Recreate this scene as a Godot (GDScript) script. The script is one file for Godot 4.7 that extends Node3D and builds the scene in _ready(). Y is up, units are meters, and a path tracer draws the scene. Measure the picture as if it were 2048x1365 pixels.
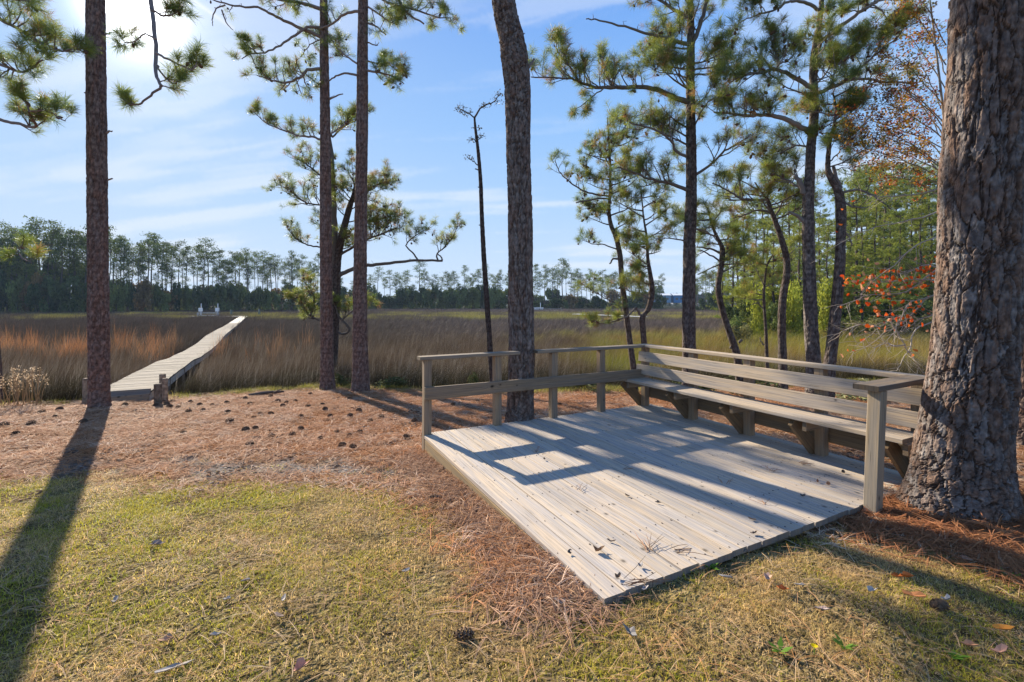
extends Node3D
# A back yard under tall pines: a weathered deck with a bench, a boardwalk across a tidal marsh, far pine shores.
# Metres; the camera stands at the origin and looks along -z. F is the lens in pixels of a 2048 wide picture.

const F := 927.0
const EYE := 1.585
const DECK_TOP := 0.06
const CORNER := Vector3(-1.049, DECK_TOP, -5.376)      # back left corner of the deck
const ALONG_BACK := Vector3(0.8917, 0.0, -0.4526)      # from that corner along the railing
const ALONG_BOARDS := Vector3(0.4526, 0.0, 0.8917)     # from that corner along the boards

var M := {}
var rng := RandomNumberGenerator.new()
var used_names := {}
var wobble := FastNoiseLite.new()
var patches := FastNoiseLite.new()
var tuft_mesh: ArrayMesh
var tuft_far_mesh: ArrayMesh
var cone_bud_mesh: ArrayMesh
var small_leaf_mesh: ArrayMesh
var cone_proto: Node3D


class Buf:
	var v := PackedVector3Array()
	var c := PackedColorArray()
	var u := PackedVector2Array()
	var ix := PackedInt32Array()

	func tube(p: Array, r: Array, n: int, col: Color, capped := true) -> void:
		var base := v.size()
		var up := Vector3(0.31, 0.2, 0.93)
		var last := p.size() - 1
		for i in p.size():
			var a: Vector3 = p[maxi(i - 1, 0)]
			var b: Vector3 = p[mini(i + 1, last)]
			var t := (b - a).normalized()
			var s := up.cross(t)
			if s.length() < 0.05:
				s = Vector3.RIGHT.cross(t)
			s = s.normalized()
			up = t.cross(s)
			var o: Vector3 = p[i]
			var q: float = r[i]
			for k in n:
				var w := TAU * k / n
				v.append(o + (s * cos(w) + up * sin(w)) * q)
				c.append(col)
		for i in last:
			for k in n:
				var a0 := base + i * n + k
				var b0 := base + i * n + (k + 1) % n
				ix.append_array([a0, a0 + n, b0, b0, a0 + n, b0 + n])
		if capped:
			var e := base + last * n
			for k in range(1, n - 1):
				ix.append_array([e, e + k + 1, e + k])
				ix.append_array([base, base + k, base + k + 1])

	func tri(a: Vector3, b: Vector3, d: Vector3, col: Color) -> void:
		var n := v.size()
		v.append(a); v.append(b); v.append(d)
		c.append(col); c.append(col); c.append(col)
		ix.append(n); ix.append(n + 1); ix.append(n + 2)

	func quad(a: Vector3, b: Vector3, d: Vector3, e: Vector3, col: Color, col2: Color) -> void:
		var n := v.size()
		v.append(a); v.append(b); v.append(d); v.append(e)
		c.append(col); c.append(col); c.append(col2); c.append(col2)
		ix.append_array([n, n + 1, n + 2, n, n + 2, n + 3])

	func box(o: Vector3, x: Vector3, y: Vector3, z: Vector3, col: Color) -> void:  # o: the middle; x, y, z: half edges
		var q := [o - x - y - z, o + x - y - z, o + x + y - z, o - x + y - z, o - x - y + z, o + x - y + z, o + x + y + z, o - x + y + z]
		for f in [[0, 1, 2, 3], [5, 4, 7, 6], [4, 0, 3, 7], [1, 5, 6, 2], [3, 2, 6, 7], [4, 5, 1, 0]]:
			quad(q[f[0]], q[f[1]], q[f[2]], q[f[3]], col, col)

	func mesh(mat: Material, smooth := false) -> ArrayMesh:
		var arr := []
		arr.resize(Mesh.ARRAY_MAX)
		arr[Mesh.ARRAY_VERTEX] = v
		arr[Mesh.ARRAY_INDEX] = ix
		if c.size() == v.size():
			arr[Mesh.ARRAY_COLOR] = c
		if u.size() == v.size():
			arr[Mesh.ARRAY_TEX_UV] = u
		var m := ArrayMesh.new()
		if smooth:
			var st := SurfaceTool.new()
			st.create_from_arrays(arr)
			st.generate_normals()
			m = st.commit()
		else:
			m.add_surface_from_arrays(Mesh.PRIMITIVE_TRIANGLES, arr)
		m.surface_set_material(0, mat)
		return m


# ---------------------------------------------------------------- small helpers

func rnd(a: float, b: float) -> float:
	return rng.randf_range(a, b)


func at(px: float, py: float, depth: float) -> Vector3:
	return Vector3((px - 1024.0) / F * depth, EYE - (py - 605.0) / F * depth, -depth)


func wide(px: float, width: float, depth: float) -> float:     # radius of an upright round thing that looks `width` wide
	var s := (px - 1024.0) / F
	return width * depth / (2.0 * F * sqrt(1.0 + s * s))


func on_ground(px: float, py: float) -> Vector3:               # where the sight line through that point meets the ground
	var d := EYE * F / maxf(py - 605.0, 4.0)
	for i in 12:
		var p := at(px, py, d)
		d = (EYE - ground_y(p.x, p.z)) * F / maxf(py - 605.0, 4.0)
	var q := at(px, py, d)
	return Vector3(q.x, ground_y(q.x, q.z), q.z)


func numbered(called: String) -> String:
	var n: int = used_names.get(called, -1) + 1
	used_names[called] = n
	return called if n == 0 else "%s_%03d" % [called, n]


func tag(o: Node3D, label: String, category := "", group := "", kind := "") -> Node3D:
	if label: o.set_meta("label", label)
	if category: o.set_meta("category", category)
	if group: o.set_meta("group", group)
	if kind: o.set_meta("kind", kind)
	return o


func thing(called: String, where: Vector3, label: String, category: String, group := "") -> Node3D:
	var o := Node3D.new()
	o.name = numbered(called)
	o.position = where
	add_child(o)
	return tag(o, label, category, group)


func top(called: String, m: Mesh, where: Vector3, label: String, category: String, group := "", kind := "") -> MeshInstance3D:
	var o := MeshInstance3D.new()
	o.name = numbered(called)
	o.mesh = m
	o.position = where
	add_child(o)
	tag(o, label, category, group, kind)
	return o


func part(called: String, m: Mesh, parent: Node3D, where := Vector3.ZERO) -> MeshInstance3D:
	var o := MeshInstance3D.new()
	o.name = called
	o.mesh = m
	o.position = where
	parent.add_child(o, true)
	return o


func copy(o: Node3D, called: String, label: String) -> Node3D:
	var d: Node3D = o.duplicate()
	d.name = numbered(called)
	add_child(d)
	d.set_meta("label", label)
	return d


func scatter(called: String, m: Mesh, xf: Array, cols: PackedColorArray, parent: Node3D) -> MultiMeshInstance3D:
	var mm := MultiMesh.new()
	mm.transform_format = MultiMesh.TRANSFORM_3D
	mm.use_colors = true
	mm.mesh = m
	mm.instance_count = xf.size()
	for i in xf.size():
		mm.set_instance_transform(i, xf[i])
		mm.set_instance_color(i, cols[i])
	var o := MultiMeshInstance3D.new()
	o.name = called if parent != self else numbered(called)
	o.multimesh = mm
	parent.add_child(o, true)
	o.set_meta("kind", "stuff")
	return o


const ORDINALS := ["leftmost", "second", "third", "fourth", "fifth", "sixth", "seventh", "eighth", "ninth", "tenth", "eleventh", "twelfth", "thirteenth", "fourteenth", "fifteenth", "sixteenth", "seventeenth", "eighteenth", "nineteenth", "twentieth", "twenty-first", "twenty-second", "twenty-third", "twenty-fourth", "twenty-fifth", "twenty-sixth", "twenty-seventh", "twenty-eighth", "twenty-ninth", "thirtieth"]
func nth(i: int, n: int) -> String:
	if i == 0: return "leftmost"
	if i == n - 1: return "rightmost"
	if i > n / 2 and n - 1 - i < 30: return ORDINALS[n - 1 - i] + " from right"
	if i < 30: return ORDINALS[i] + " from left"
	return "number %d from left" % (i + 1)


func curve(p: Array, n: int) -> Array:                          # Catmull-Rom through points that may carry any number type
	var out := []
	var last := p.size() - 1
	for i in last:
		var a = p[maxi(i - 1, 0)]
		var b = p[i]
		var d = p[i + 1]
		var e = p[mini(i + 2, last)]
		for k in n:
			var t := float(k) / n
			out.append(0.5 * ((2.0 * b) + (d - a) * t + (2.0 * a - 5.0 * b + 4.0 * d - e) * t * t + (3.0 * b - a - 3.0 * d + e) * t * t * t))
	out.append(p[last])
	return out


func lerp_list(p: Array, t: float):
	var s := clampf(t, 0.0, 0.9999) * (p.size() - 1)
	var i := int(s)
	return lerp(p[i], p[i + 1], s - i)


# ---------------------------------------------------------------- materials

func mat(called: String, col: Color, rough := 0.9) -> StandardMaterial3D:
	var m := StandardMaterial3D.new()
	m.resource_name = called
	m.albedo_color = col.linear_to_srgb()
	m.roughness = rough
	m.metallic_specular = 0.35
	M[called] = m
	return m


func noise_tex(freq: float, oct: int, size := 256, ramp: Gradient = null, sd := 1) -> NoiseTexture2D:
	var n := FastNoiseLite.new()
	n.seed = sd
	n.noise_type = FastNoiseLite.TYPE_SIMPLEX_SMOOTH
	n.frequency = freq
	n.fractal_octaves = oct
	var t := NoiseTexture2D.new()
	t.width = size
	t.height = size
	t.seamless = true
	t.noise = n
	if ramp: t.color_ramp = ramp
	return t


func wood_texture(sd: int) -> ImageTexture:                     # 4 m of weathered grain along u, 1 m across v
	var w := 1024
	var h := 512
	var r := RandomNumberGenerator.new()
	r.seed = sd
	var a := FastNoiseLite.new(); a.seed = sd; a.frequency = 1.0; a.fractal_octaves = 2
	var b := FastNoiseLite.new(); b.seed = sd + 5; b.frequency = 1.0; b.fractal_octaves = 3
	var knots := []
	for i in 22:
		knots.append(Vector3(r.randf() * w, r.randf() * h, r.randf_range(4.0, 9.0)))
	var lift := PackedFloat32Array()
	lift.resize(w * h)
	var dark := PackedFloat32Array()
	dark.resize(w * h)
	for k in knots:
		var rad: float = k.z
		for y in range(maxi(0, int(k.y - rad * 4)), mini(h, int(k.y + rad * 4))):
			for x in range(maxi(0, int(k.x - rad * 4)), mini(w, int(k.x + rad * 4))):
				var dx: float = (x - k.x) / rad * 1.1
				var dy: float = (y - k.y) / rad
				var d2 := dx * dx * 0.45 + dy * dy
				lift[y * w + x] += signf(dy) * rad * 0.9 * exp(-d2 * 0.35)
				dark[y * w + x] += exp(-(dx * dx * 1.6 + dy * dy) * 1.6)
	var data := PackedByteArray()
	data.resize(w * h * 3)
	var i := 0
	for y in h:
		for x in w:
			var yy := y + lift[i]
			var g := a.get_noise_2d(x * 0.0022, yy * 0.115)             # growth rings
			var f := b.get_noise_2d(x * 0.006, yy * 0.5)              # fibres
			var s := b.get_noise_2d(x * 0.0045 + 90.0, y * 0.03)        # stains
			var q := 0.86 + 0.06 * g + 0.15 * f + 0.11 * s
			if g < -0.42: q -= 0.05
			if f < -0.50: q -= (-0.50 - f) * 2.2
			q -= 0.42 * dark[i]
			q = clampf(q, 0.1, 1.0)
			var warm := clampf(0.5 + 1.3 * s + 0.5 * g, 0.0, 1.0)
			data[i * 3] = int(255.0 * q)
			data[i * 3 + 1] = int(255.0 * q * lerpf(0.98, 0.94, warm))
			data[i * 3 + 2] = int(255.0 * q * lerpf(0.97, 0.86, warm))
			i += 1
	return ImageTexture.create_from_image(Image.create_from_data(w, h, false, Image.FORMAT_RGB8, data))


func make_materials() -> void:
	var wt := wood_texture(11)
	var wd := mat("weathered_wood", Color(1, 1, 1), 0.88)
	wd.albedo_texture = wt
	wd.vertex_color_use_as_albedo = true
	wd.heightmap_enabled = true
	wd.heightmap_texture = wt
	wd.heightmap_scale = 0.12
	var bark := mat("bark", Color(1, 1, 1), 0.95)
	bark.vertex_color_use_as_albedo = true
	bark.metallic_specular = 0.25
	var bn := noise_tex(0.035, 5, 256, null, 3)
	bark.albedo_texture = noise_tex(0.02, 4, 256, ramp2(Color(0.62, 0.6, 0.6), Color(1, 1, 1)), 9)
	bark.heightmap_enabled = true
	bark.heightmap_texture = bn
	bark.heightmap_scale = 1.2
	bark.uv1_triplanar = true
	bark.uv1_world_triplanar = true
	bark.uv1_scale = Vector3(3.2, 1.9, 3.2)
	var twig := mat("twig_bark", Color(1, 1, 1), 0.95)
	twig.vertex_color_use_as_albedo = true
	twig.metallic_specular = 0.15
	var soil := mat("ground", Color(1, 1, 1), 1.0)
	soil.vertex_color_use_as_albedo = true
	soil.metallic_specular = 0.1
	soil.albedo_texture = noise_tex(0.03, 5, 512, ramp2(Color(0.5, 0.48, 0.46), Color(1, 1, 1)), 21)
	soil.heightmap_enabled = true
	soil.heightmap_texture = noise_tex(0.04, 5, 512, null, 22)
	soil.heightmap_scale = 3.0
	soil.uv1_triplanar = true
	soil.uv1_world_triplanar = true
	soil.uv1_scale = Vector3(1.1, 1.1, 1.1)
	for d in [["needles", 0.45, 0.9], ["blades", 0.5, 1.0], ["reeds", 0.7, 0.35], ["foliage", 0.7, 0.4], ["leaf", 0.5, 1.0], ["straw", 0.55, 0.3]]:
		var m := mat(d[0], Color(1, 1, 1), d[1])
		m.vertex_color_use_as_albedo = true
		m.metallic_specular = {"straw": 0.1, "reeds": 0.1, "blades": 0.22, "foliage": 0.15}.get(d[0], 0.3)
		m.cull_mode = BaseMaterial3D.CULL_DISABLED
		m.backlight_enabled = true
		m.backlight = Color(d[2], d[2], d[2]).linear_to_srgb()
	var plain := mat("plain", Color(1, 1, 1), 0.8)
	plain.vertex_color_use_as_albedo = true
	var white := mat("white_paint", Color(0.78, 0.79, 0.8), 0.5)
	white.vertex_color_use_as_albedo = true
	var glass := mat("window_glass", Color(0.05, 0.06, 0.07), 0.15)
	glass.metallic_specular = 0.6


func ramp2(a: Color, b: Color) -> Gradient:
	var g := Gradient.new()
	g.offsets = PackedFloat32Array([0.15, 0.85])
	g.colors = PackedColorArray([a, b])
	return g


# ---------------------------------------------------------------- camera, sky, sun

func _ready() -> void:
	rng.seed = 20
	wobble.seed = 4
	wobble.frequency = 1.0
	wobble.fractal_octaves = 3
	patches.seed = 8
	patches.frequency = 0.55
	patches.fractal_octaves = 3

	var cam := Camera3D.new()
	cam.name = "camera"
	cam.position = Vector3(0, EYE, 0)
	cam.projection = Camera3D.PROJECTION_FRUSTUM                # the lens is shifted: uprights stay upright
	cam.near = 0.05
	cam.far = 4000.0
	cam.size = cam.near * 1365.0 / F
	cam.frustum_offset = Vector2(0, -cam.near * 77.5 / F)
	cam.current = true
	add_child(cam)

	var toward_sun := Vector3(-0.819, 0.64, -1.0).normalized()
	var sun := DirectionalLight3D.new()
	sun.name = "sun"
	sun.light_energy = 1.6
	sun.light_color = Color(1.0, 0.95, 0.86)
	sun.light_angular_distance = 0.5
	sun.shadow_enabled = true
	add_child(sun)
	sun.look_at_from_position(toward_sun * 50.0, Vector3.ZERO, Vector3.UP)

	var env := Environment.new()
	env.background_mode = Environment.BG_SKY
	env.sky = Sky.new()
	var pano := PanoramaSkyMaterial.new()
	pano.panorama = sky_image(toward_sun)
	env.sky.sky_material = pano
	env.tonemap_mode = Environment.TONE_MAPPER_LINEAR
	env.tonemap_exposure = 2.2
	env.sdfgi_enabled = true
	env.ssao_enabled = true
	env.ssil_enabled = true
	env.fog_enabled = true
	env.fog_density = 0.00028
	env.fog_light_color = Color(0.78, 0.87, 1.0)
	var we := WorldEnvironment.new()
	we.name = "world"
	we.environment = env
	add_child(we)

	make_materials()
	make_small_meshes()
	build_ground()
	build_deck()
	build_boardwalk()
	build_far_things()
	build_near_trees()
	build_twiggy_trees()
	build_right_wood()
	build_far_shore()
	build_marsh()
	build_lawn()
	build_straw()
	build_cones()
	build_debris()
	build_edge_plants()


func sky_image(toward_sun: Vector3) -> ImageTexture:            # air, thin cirrus and the bright air round the sun
	var w := 2048
	var h := 1024
	var high := 530                                              # rows down to just under the horizon
	var stops := [[0.0, Vector3(0.64, 0.79, 0.97)], [0.09, Vector3(0.55, 0.73, 0.97)], [0.2, Vector3(0.41, 0.64, 0.965)], [0.36, Vector3(0.26, 0.52, 0.95)], [0.56, Vector3(0.14, 0.375, 0.88)], [0.85, Vector3(0.08, 0.26, 0.7)], [1.7, Vector3(0.05, 0.19, 0.58)]]
	var n1 := FastNoiseLite.new(); n1.seed = 31; n1.frequency = 1.0; n1.fractal_octaves = 5; n1.domain_warp_enabled = true; n1.domain_warp_amplitude = 0.6; n1.domain_warp_frequency = 0.7
	var n2 := FastNoiseLite.new(); n2.seed = 77; n2.frequency = 1.0; n2.fractal_octaves = 3
	var data := PackedFloat32Array()
	data.resize(w * h * 3)
	var i := 0
	var trail_a := Vector3(-0.70, 0.66, -1.0).normalized()       # a short vapour trail beside the sun
	var trail_b := Vector3(-0.60, 0.59, -1.0).normalized()
	var trail_n := trail_a.cross(trail_b).normalized()
	for y in high:
		var el := (0.5 - (y + 0.5) / h) * PI
		var e := maxf(el, 0.0)
		var base := Vector3()
		for k in stops.size() - 1:
			if e >= stops[k][0] and e <= stops[k + 1][0]:
				base = stops[k][1].lerp(stops[k + 1][1], (e - stops[k][0]) / (stops[k + 1][0] - stops[k][0]))
		var ce := cos(el)
		var se := sin(el)
		for x in w:
			var az := (x + 0.5) / w * TAU                       # the middle of the first column is straight ahead
			var d := Vector3(sin(az) * ce, se, -cos(az) * ce)
			var ang := acos(clampf(d.dot(toward_sun), -1.0, 1.0))
			var c := base
			var white := 0.26 * exp(-ang / 0.28) + 0.12 * exp(-ang / 0.9)
			c = c.lerp(Vector3(0.93, 0.96, 1.0), clampf(white, 0.0, 0.9))
			if se > 0.005:
				var px := d.x / (se + 0.14)
				var pz := d.z / (se + 0.14)
				var q := n1.get_noise_2d(px * 0.5 + pz * 0.2, pz * 2.6 - px * 0.45)
				var m := n2.get_noise_2d(px * 0.35 + 4.0, pz * 0.45)
				var cloud := clampf((q + 0.6 * m - 0.03) * 1.6, 0.0, 1.0)
				cloud = cloud * cloud * (3.0 - 2.0 * cloud) * clampf(1.25 - e * 1.0, 0.25, 1.0)
				c = c.lerp(Vector3(0.88, 0.93, 1.0), cloud * 0.46)
				if absf(d.dot(trail_n)) < 0.004 and d.dot(trail_a) > trail_a.dot(trail_b) and d.dot(trail_b) > trail_a.dot(trail_b):
					c = c.lerp(Vector3(0.95, 0.96, 1.0), (1.0 - absf(d.dot(trail_n)) / 0.004) * 0.6)
			c += Vector3(1.0, 0.97, 0.92) * (5.0 * exp(-pow(ang / 0.04, 2.0)) + 0.75 * exp(-ang / 0.055))
			c *= 0.475
			data[i] = c.x
			data[i + 1] = c.y
			data[i + 2] = c.z
			i += 3
	while i < data.size():
		data[i] = 0.22
		data[i + 1] = 0.21
		data[i + 2] = 0.18
		i += 3
	return ImageTexture.create_from_image(Image.create_from_data(w, h, false, Image.FORMAT_RGBF, data.to_byte_array()))


# ---------------------------------------------------------------- the land

func shore(x: float) -> float:                                  # how far off the yard ends and the marsh begins
	return 10.75 + 0.55 * exp(-pow((x + 4.0) / 1.6, 2.0)) - 2.1 * smoothstep(4.5, 10.0, -x) + 1.2 * smoothstep(2.0, 9.0, x) + 0.25 * wobble.get_noise_1d(x * 0.5)


func ground_y(x: float, z: float) -> float:
	var d := -z
	var h := 0.02
	if d > 2.6: h = lerpf(0.02, -0.16, clampf((d - 2.6) / 2.8, 0.0, 1.0))
	if d > 5.4: h = lerpf(-0.16, -0.47, clampf((d - 5.4) / 5.6, 0.0, 1.0))
	h += 0.16 * smoothstep(2.4, 4.5, x) * smoothstep(2.5, 5.0, d) * (1.0 - smoothstep(6.0, 9.0, d))
	h += 0.022 * wobble.get_noise_2d(x * 0.35, z * 0.35) * smoothstep(1.0, 4.0, d)
	h += 0.07 * exp(-(pow(x - 3.3, 2.0) + pow(z + 3.45, 2.0)) / 0.3)
	h += 0.07 * exp(-(pow(x + 7.2, 2.0) + pow(z + 8.1, 2.0)) / 0.3)
	h += 0.05 * exp(-(pow(x + 3.4, 2.0) + pow(z + 10.2, 2.0)) / 0.6)
	var s := shore(x)
	return lerpf(h, -0.85, smoothstep(s, s + 1.0, d))


func on_deck(x: float, z: float, grow := 0.0) -> bool:
	var q := Vector3(x, 0, z) - CORNER
	var a := q.x * ALONG_BACK.x + q.z * ALONG_BACK.z
	var b := q.x * ALONG_BOARDS.x + q.z * ALONG_BOARDS.z
	return a > -grow and a < 3.5 + grow and b > -grow and b < 3.35 + grow


func lawn_share(x: float, z: float) -> float:                   # 1 on the lawn, 0 on the straw
	var d := -z
	var edge := 4.25 + 0.55 * wobble.get_noise_2d(x * 0.9, z * 0.9 + 30.0) + 0.35 * wobble.get_noise_2d(x * 3.5, z * 3.5) + 0.25 * smoothstep(1.0, 6.0, -x)
	if x > 0.2: edge = lerpf(4.3, 3.3, clampf((x - 0.2) / 2.0, 0.0, 1.0)) + 0.3 * wobble.get_noise_2d(x * 1.5, z * 1.5)
	var s := 1.0 - smoothstep(edge - 0.4, edge + 0.35, d)
	var q := Vector3(x, 0, z) - CORNER
	var a := q.x * ALONG_BACK.x + q.z * ALONG_BACK.z
	var b := q.x * ALONG_BOARDS.x + q.z * ALONG_BOARDS.z
	if b > -0.3 and b < 3.2: s *= smoothstep(0.1, 0.75, absf(a) + 0.25 * wobble.get_noise_2d(x * 2.0, z * 2.0))
	s *= smoothstep(0.45, 1.0, sqrt(pow(x - 3.45, 2.0) + pow(z + 3.2, 2.0)) - 0.15 * wobble.get_noise_2d(x * 3.0, z * 3.0))
	return s


func sand_share(x: float, z: float) -> float:                   # the strip of bare grey sand between lawn and straw
	var n := wobble.get_noise_2d(x * 1.6, z * 2.4)
	var mid := 4.78 + 0.22 * wobble.get_noise_1d(x * 0.8 + 5.0)
	return smoothstep(0.42, 0.16, absf(-z - mid) - 0.28 * n) * smoothstep(-0.5, -1.0, x) * smoothstep(-6.0, -4.0, x) * smoothstep(-0.35, 0.1, n + 0.25 - 0.12 * absf(x + 2.2))


func build_ground() -> void:
	var xs := [-700.0, -300.0, -140.0, -70.0, -40.0, -27.0, -20.0]
	var x := -16.0
	while x < 16.05:
		xs.append(x)
		x += 0.2
	xs.append_array([20.0, 27.0, 40.0, 70.0, 140.0, 300.0, 700.0])
	var zs := [60.0, 20.0, 9.0]
	var z := 4.0
	while z > -14.0:
		zs.append(z)
		z -= 0.16
	zs.append_array([-16.0, -20.0, -28.0, -40.0, -60.0, -90.0, -125.0, -160.0, -220.0, -400.0, -700.0])
	var b := Buf.new()
	for zz in zs:
		for xx in xs:
			b.v.append(Vector3(xx, ground_y(xx, zz), zz))
			var col := Color(0.10, 0.085, 0.06)
			var d: float = -zz
			if d < shore(xx) + 0.8:
				var l := lawn_share(xx, zz)
				var n := wobble.get_noise_2d(xx * 2.2, zz * 2.2)
				col = Color(0.50, 0.24, 0.105).lerp(Color(0.36, 0.16, 0.07), clampf(0.5 + n, 0.0, 1.0))
				var sand := sand_share(xx, zz)
				col = col.lerp(Color(0.36, 0.34, 0.32), sand * 0.9)
				col = col.lerp(Color(0.10, 0.075, 0.06), smoothstep(0.12, 0.4, wobble.get_noise_2d(xx * 4.0 + 40.0, zz * 5.0)) * smoothstep(3.9, 4.3, d) * (1.0 - smoothstep(4.9, 5.4, d)) * 0.8)
				col = col.lerp(Color(0.22, 0.16, 0.08).lerp(Color(0.33, 0.26, 0.12), clampf(0.5 + 1.2 * n, 0.0, 1.0)), l)
				col = col.lerp(Color(0.22, 0.2, 0.07), smoothstep(shore(xx) - 0.9, shore(xx) - 0.3, d) * 0.8)
			elif d > 135.0 or absf(xx) > 130.0:
				col = Color(0.05, 0.055, 0.03)
			b.c.append(col)
	var w := xs.size()
	for j in zs.size() - 1:
		for i in w - 1:
			var a := j * w + i
			b.ix.append_array([a, a + w, a + 1, a + 1, a + w, a + w + 1])
	var o := top("ground", b.mesh(M["ground"], true), Vector3.ZERO, "yard of lawn, pine straw and bare sandy soil sloping to marsh mud", "ground", "", "structure")
	o.rotation = Vector3.ZERO


# ---------------------------------------------------------------- small meshes that are scattered

func make_small_meshes() -> void:
	var r := RandomNumberGenerator.new()
	r.seed = 5
	tuft_mesh = tuft(r, 40, 0.15, 0.0038, 1.0)
	tuft_far_mesh = tuft(r, 26, 0.22, 0.014, 0.9)
	var b := Buf.new()                                           # a closed cone on a twig
	b.tube([Vector3(0, -0.03, 0), Vector3(0, -0.01, 0), Vector3(0, 0.02, 0), Vector3(0, 0.045, 0)], [0.008, 0.022, 0.018, 0.004], 6, Color(0.14, 0.095, 0.065))
	cone_bud_mesh = b.mesh(M["twig_bark"], true)
	var l := Buf.new()                                           # a little sprig of small leaves
	for i in 7:
		var d := Vector3(r.randf_range(-1, 1), r.randf_range(-0.6, 1), r.randf_range(-1, 1)).normalized()
		var o := d * r.randf_range(0.01, 0.06)
		var s := d.cross(Vector3(r.randf_range(-1, 1), r.randf_range(-1, 1), r.randf_range(-1, 1))).normalized() * 0.011
		l.quad(o - s * 0.4, o + d * 0.02 - s, o + d * 0.042, o + d * 0.02 + s, Color(1, 1, 1), Color(0.9, 0.9, 0.9))
	small_leaf_mesh = l.mesh(M["leaf"])


func tuft(r: RandomNumberGenerator, n: int, length: float, width: float, spread: float) -> ArrayMesh:   # needles round the end of a twig that points along +y
	var b := Buf.new()
	for i in n:
		var a := r.randf() * TAU
		var s := r.randf()
		var tilt := lerpf(0.15, 1.5, pow(s, 0.8)) * spread
		var d := Vector3(cos(a) * sin(tilt), cos(tilt), sin(a) * sin(tilt))
		var o := Vector3(0, r.randf_range(-0.07, 0.05) * length / 0.16, 0)
		var len := length * r.randf_range(0.7, 1.1)
		var side := d.cross(Vector3(r.randf_range(-1, 1), r.randf_range(-1, 1), r.randf_range(-1, 1))).normalized() * width * 0.5
		var k := r.randf_range(0.72, 1.15)
		var mid := o + d * len * 0.55
		var tip := o + d * len + Vector3(r.randf_range(-0.1, 0.1), r.randf_range(-0.14, 0.06), r.randf_range(-0.1, 0.1)) * len
		b.quad(o - side * 0.7, o + side * 0.7, mid + side, mid - side, Color(k, k, k * 0.9), Color(k, k, k))
		b.tri(mid - side, mid + side, tip, Color(k * 1.05, k * 1.05, k))
	return b.mesh(M["needles"])


func blade_clump(r: RandomNumberGenerator, n: int, radius: float, h0: float, h1: float, width: float, flat: float, lean: float, segs: int) -> ArrayMesh:
	var b := Buf.new()
	for i in n:
		var a := r.randf() * TAU
		var q := sqrt(r.randf()) * radius
		var p := Vector3(cos(a) * q, -0.01, sin(a) * q)
		var az := r.randf() * TAU
		var out := Vector3(cos(az), 0, sin(az))
		var side := out.cross(Vector3.UP).normalized().rotated(Vector3.UP, r.randf_range(-0.9, 0.9)) * width * 0.5
		var h := r.randf_range(h0, h1)
		var bend := r.randf_range(0.3, 1.0) * flat
		var k := r.randf_range(0.42, 1.42)
		var prev := p
		for s in segs:
			var t := float(s + 1) / segs
			var rise := h * t * (1.0 - 0.55 * bend * t)
			var next := p + out * h * bend * t * t * 1.0 + Vector3(lean * h * t * t, rise, 0)
			if flat > 1.2: next = p + out * h * t + Vector3(0, 0.016 * sin(t * 3.0) * h / 0.1 * 0.6 + 0.004 + r.randf() * 0.004, 0)
			var w0 := 1.0 - 0.75 * float(s) / segs
			var w1 := 1.0 - 0.75 * t
			var kk := k * (0.85 + 0.3 * t)
			if s == segs - 1:
				b.tri(prev - side * w0, prev + side * w0, next, Color(kk, kk, kk))
			else:
				b.quad(prev - side * w0, prev + side * w0, next + side * w1, next - side * w1, Color(kk, kk, kk), Color(kk, kk, kk))
			prev = next
	return b.mesh(M["blades"] if lean == 0.0 else M["reeds"])


func in_view(x: float, z: float, more := 0.5) -> bool:
	return absf(x) < -z * 1.12 + more


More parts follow.
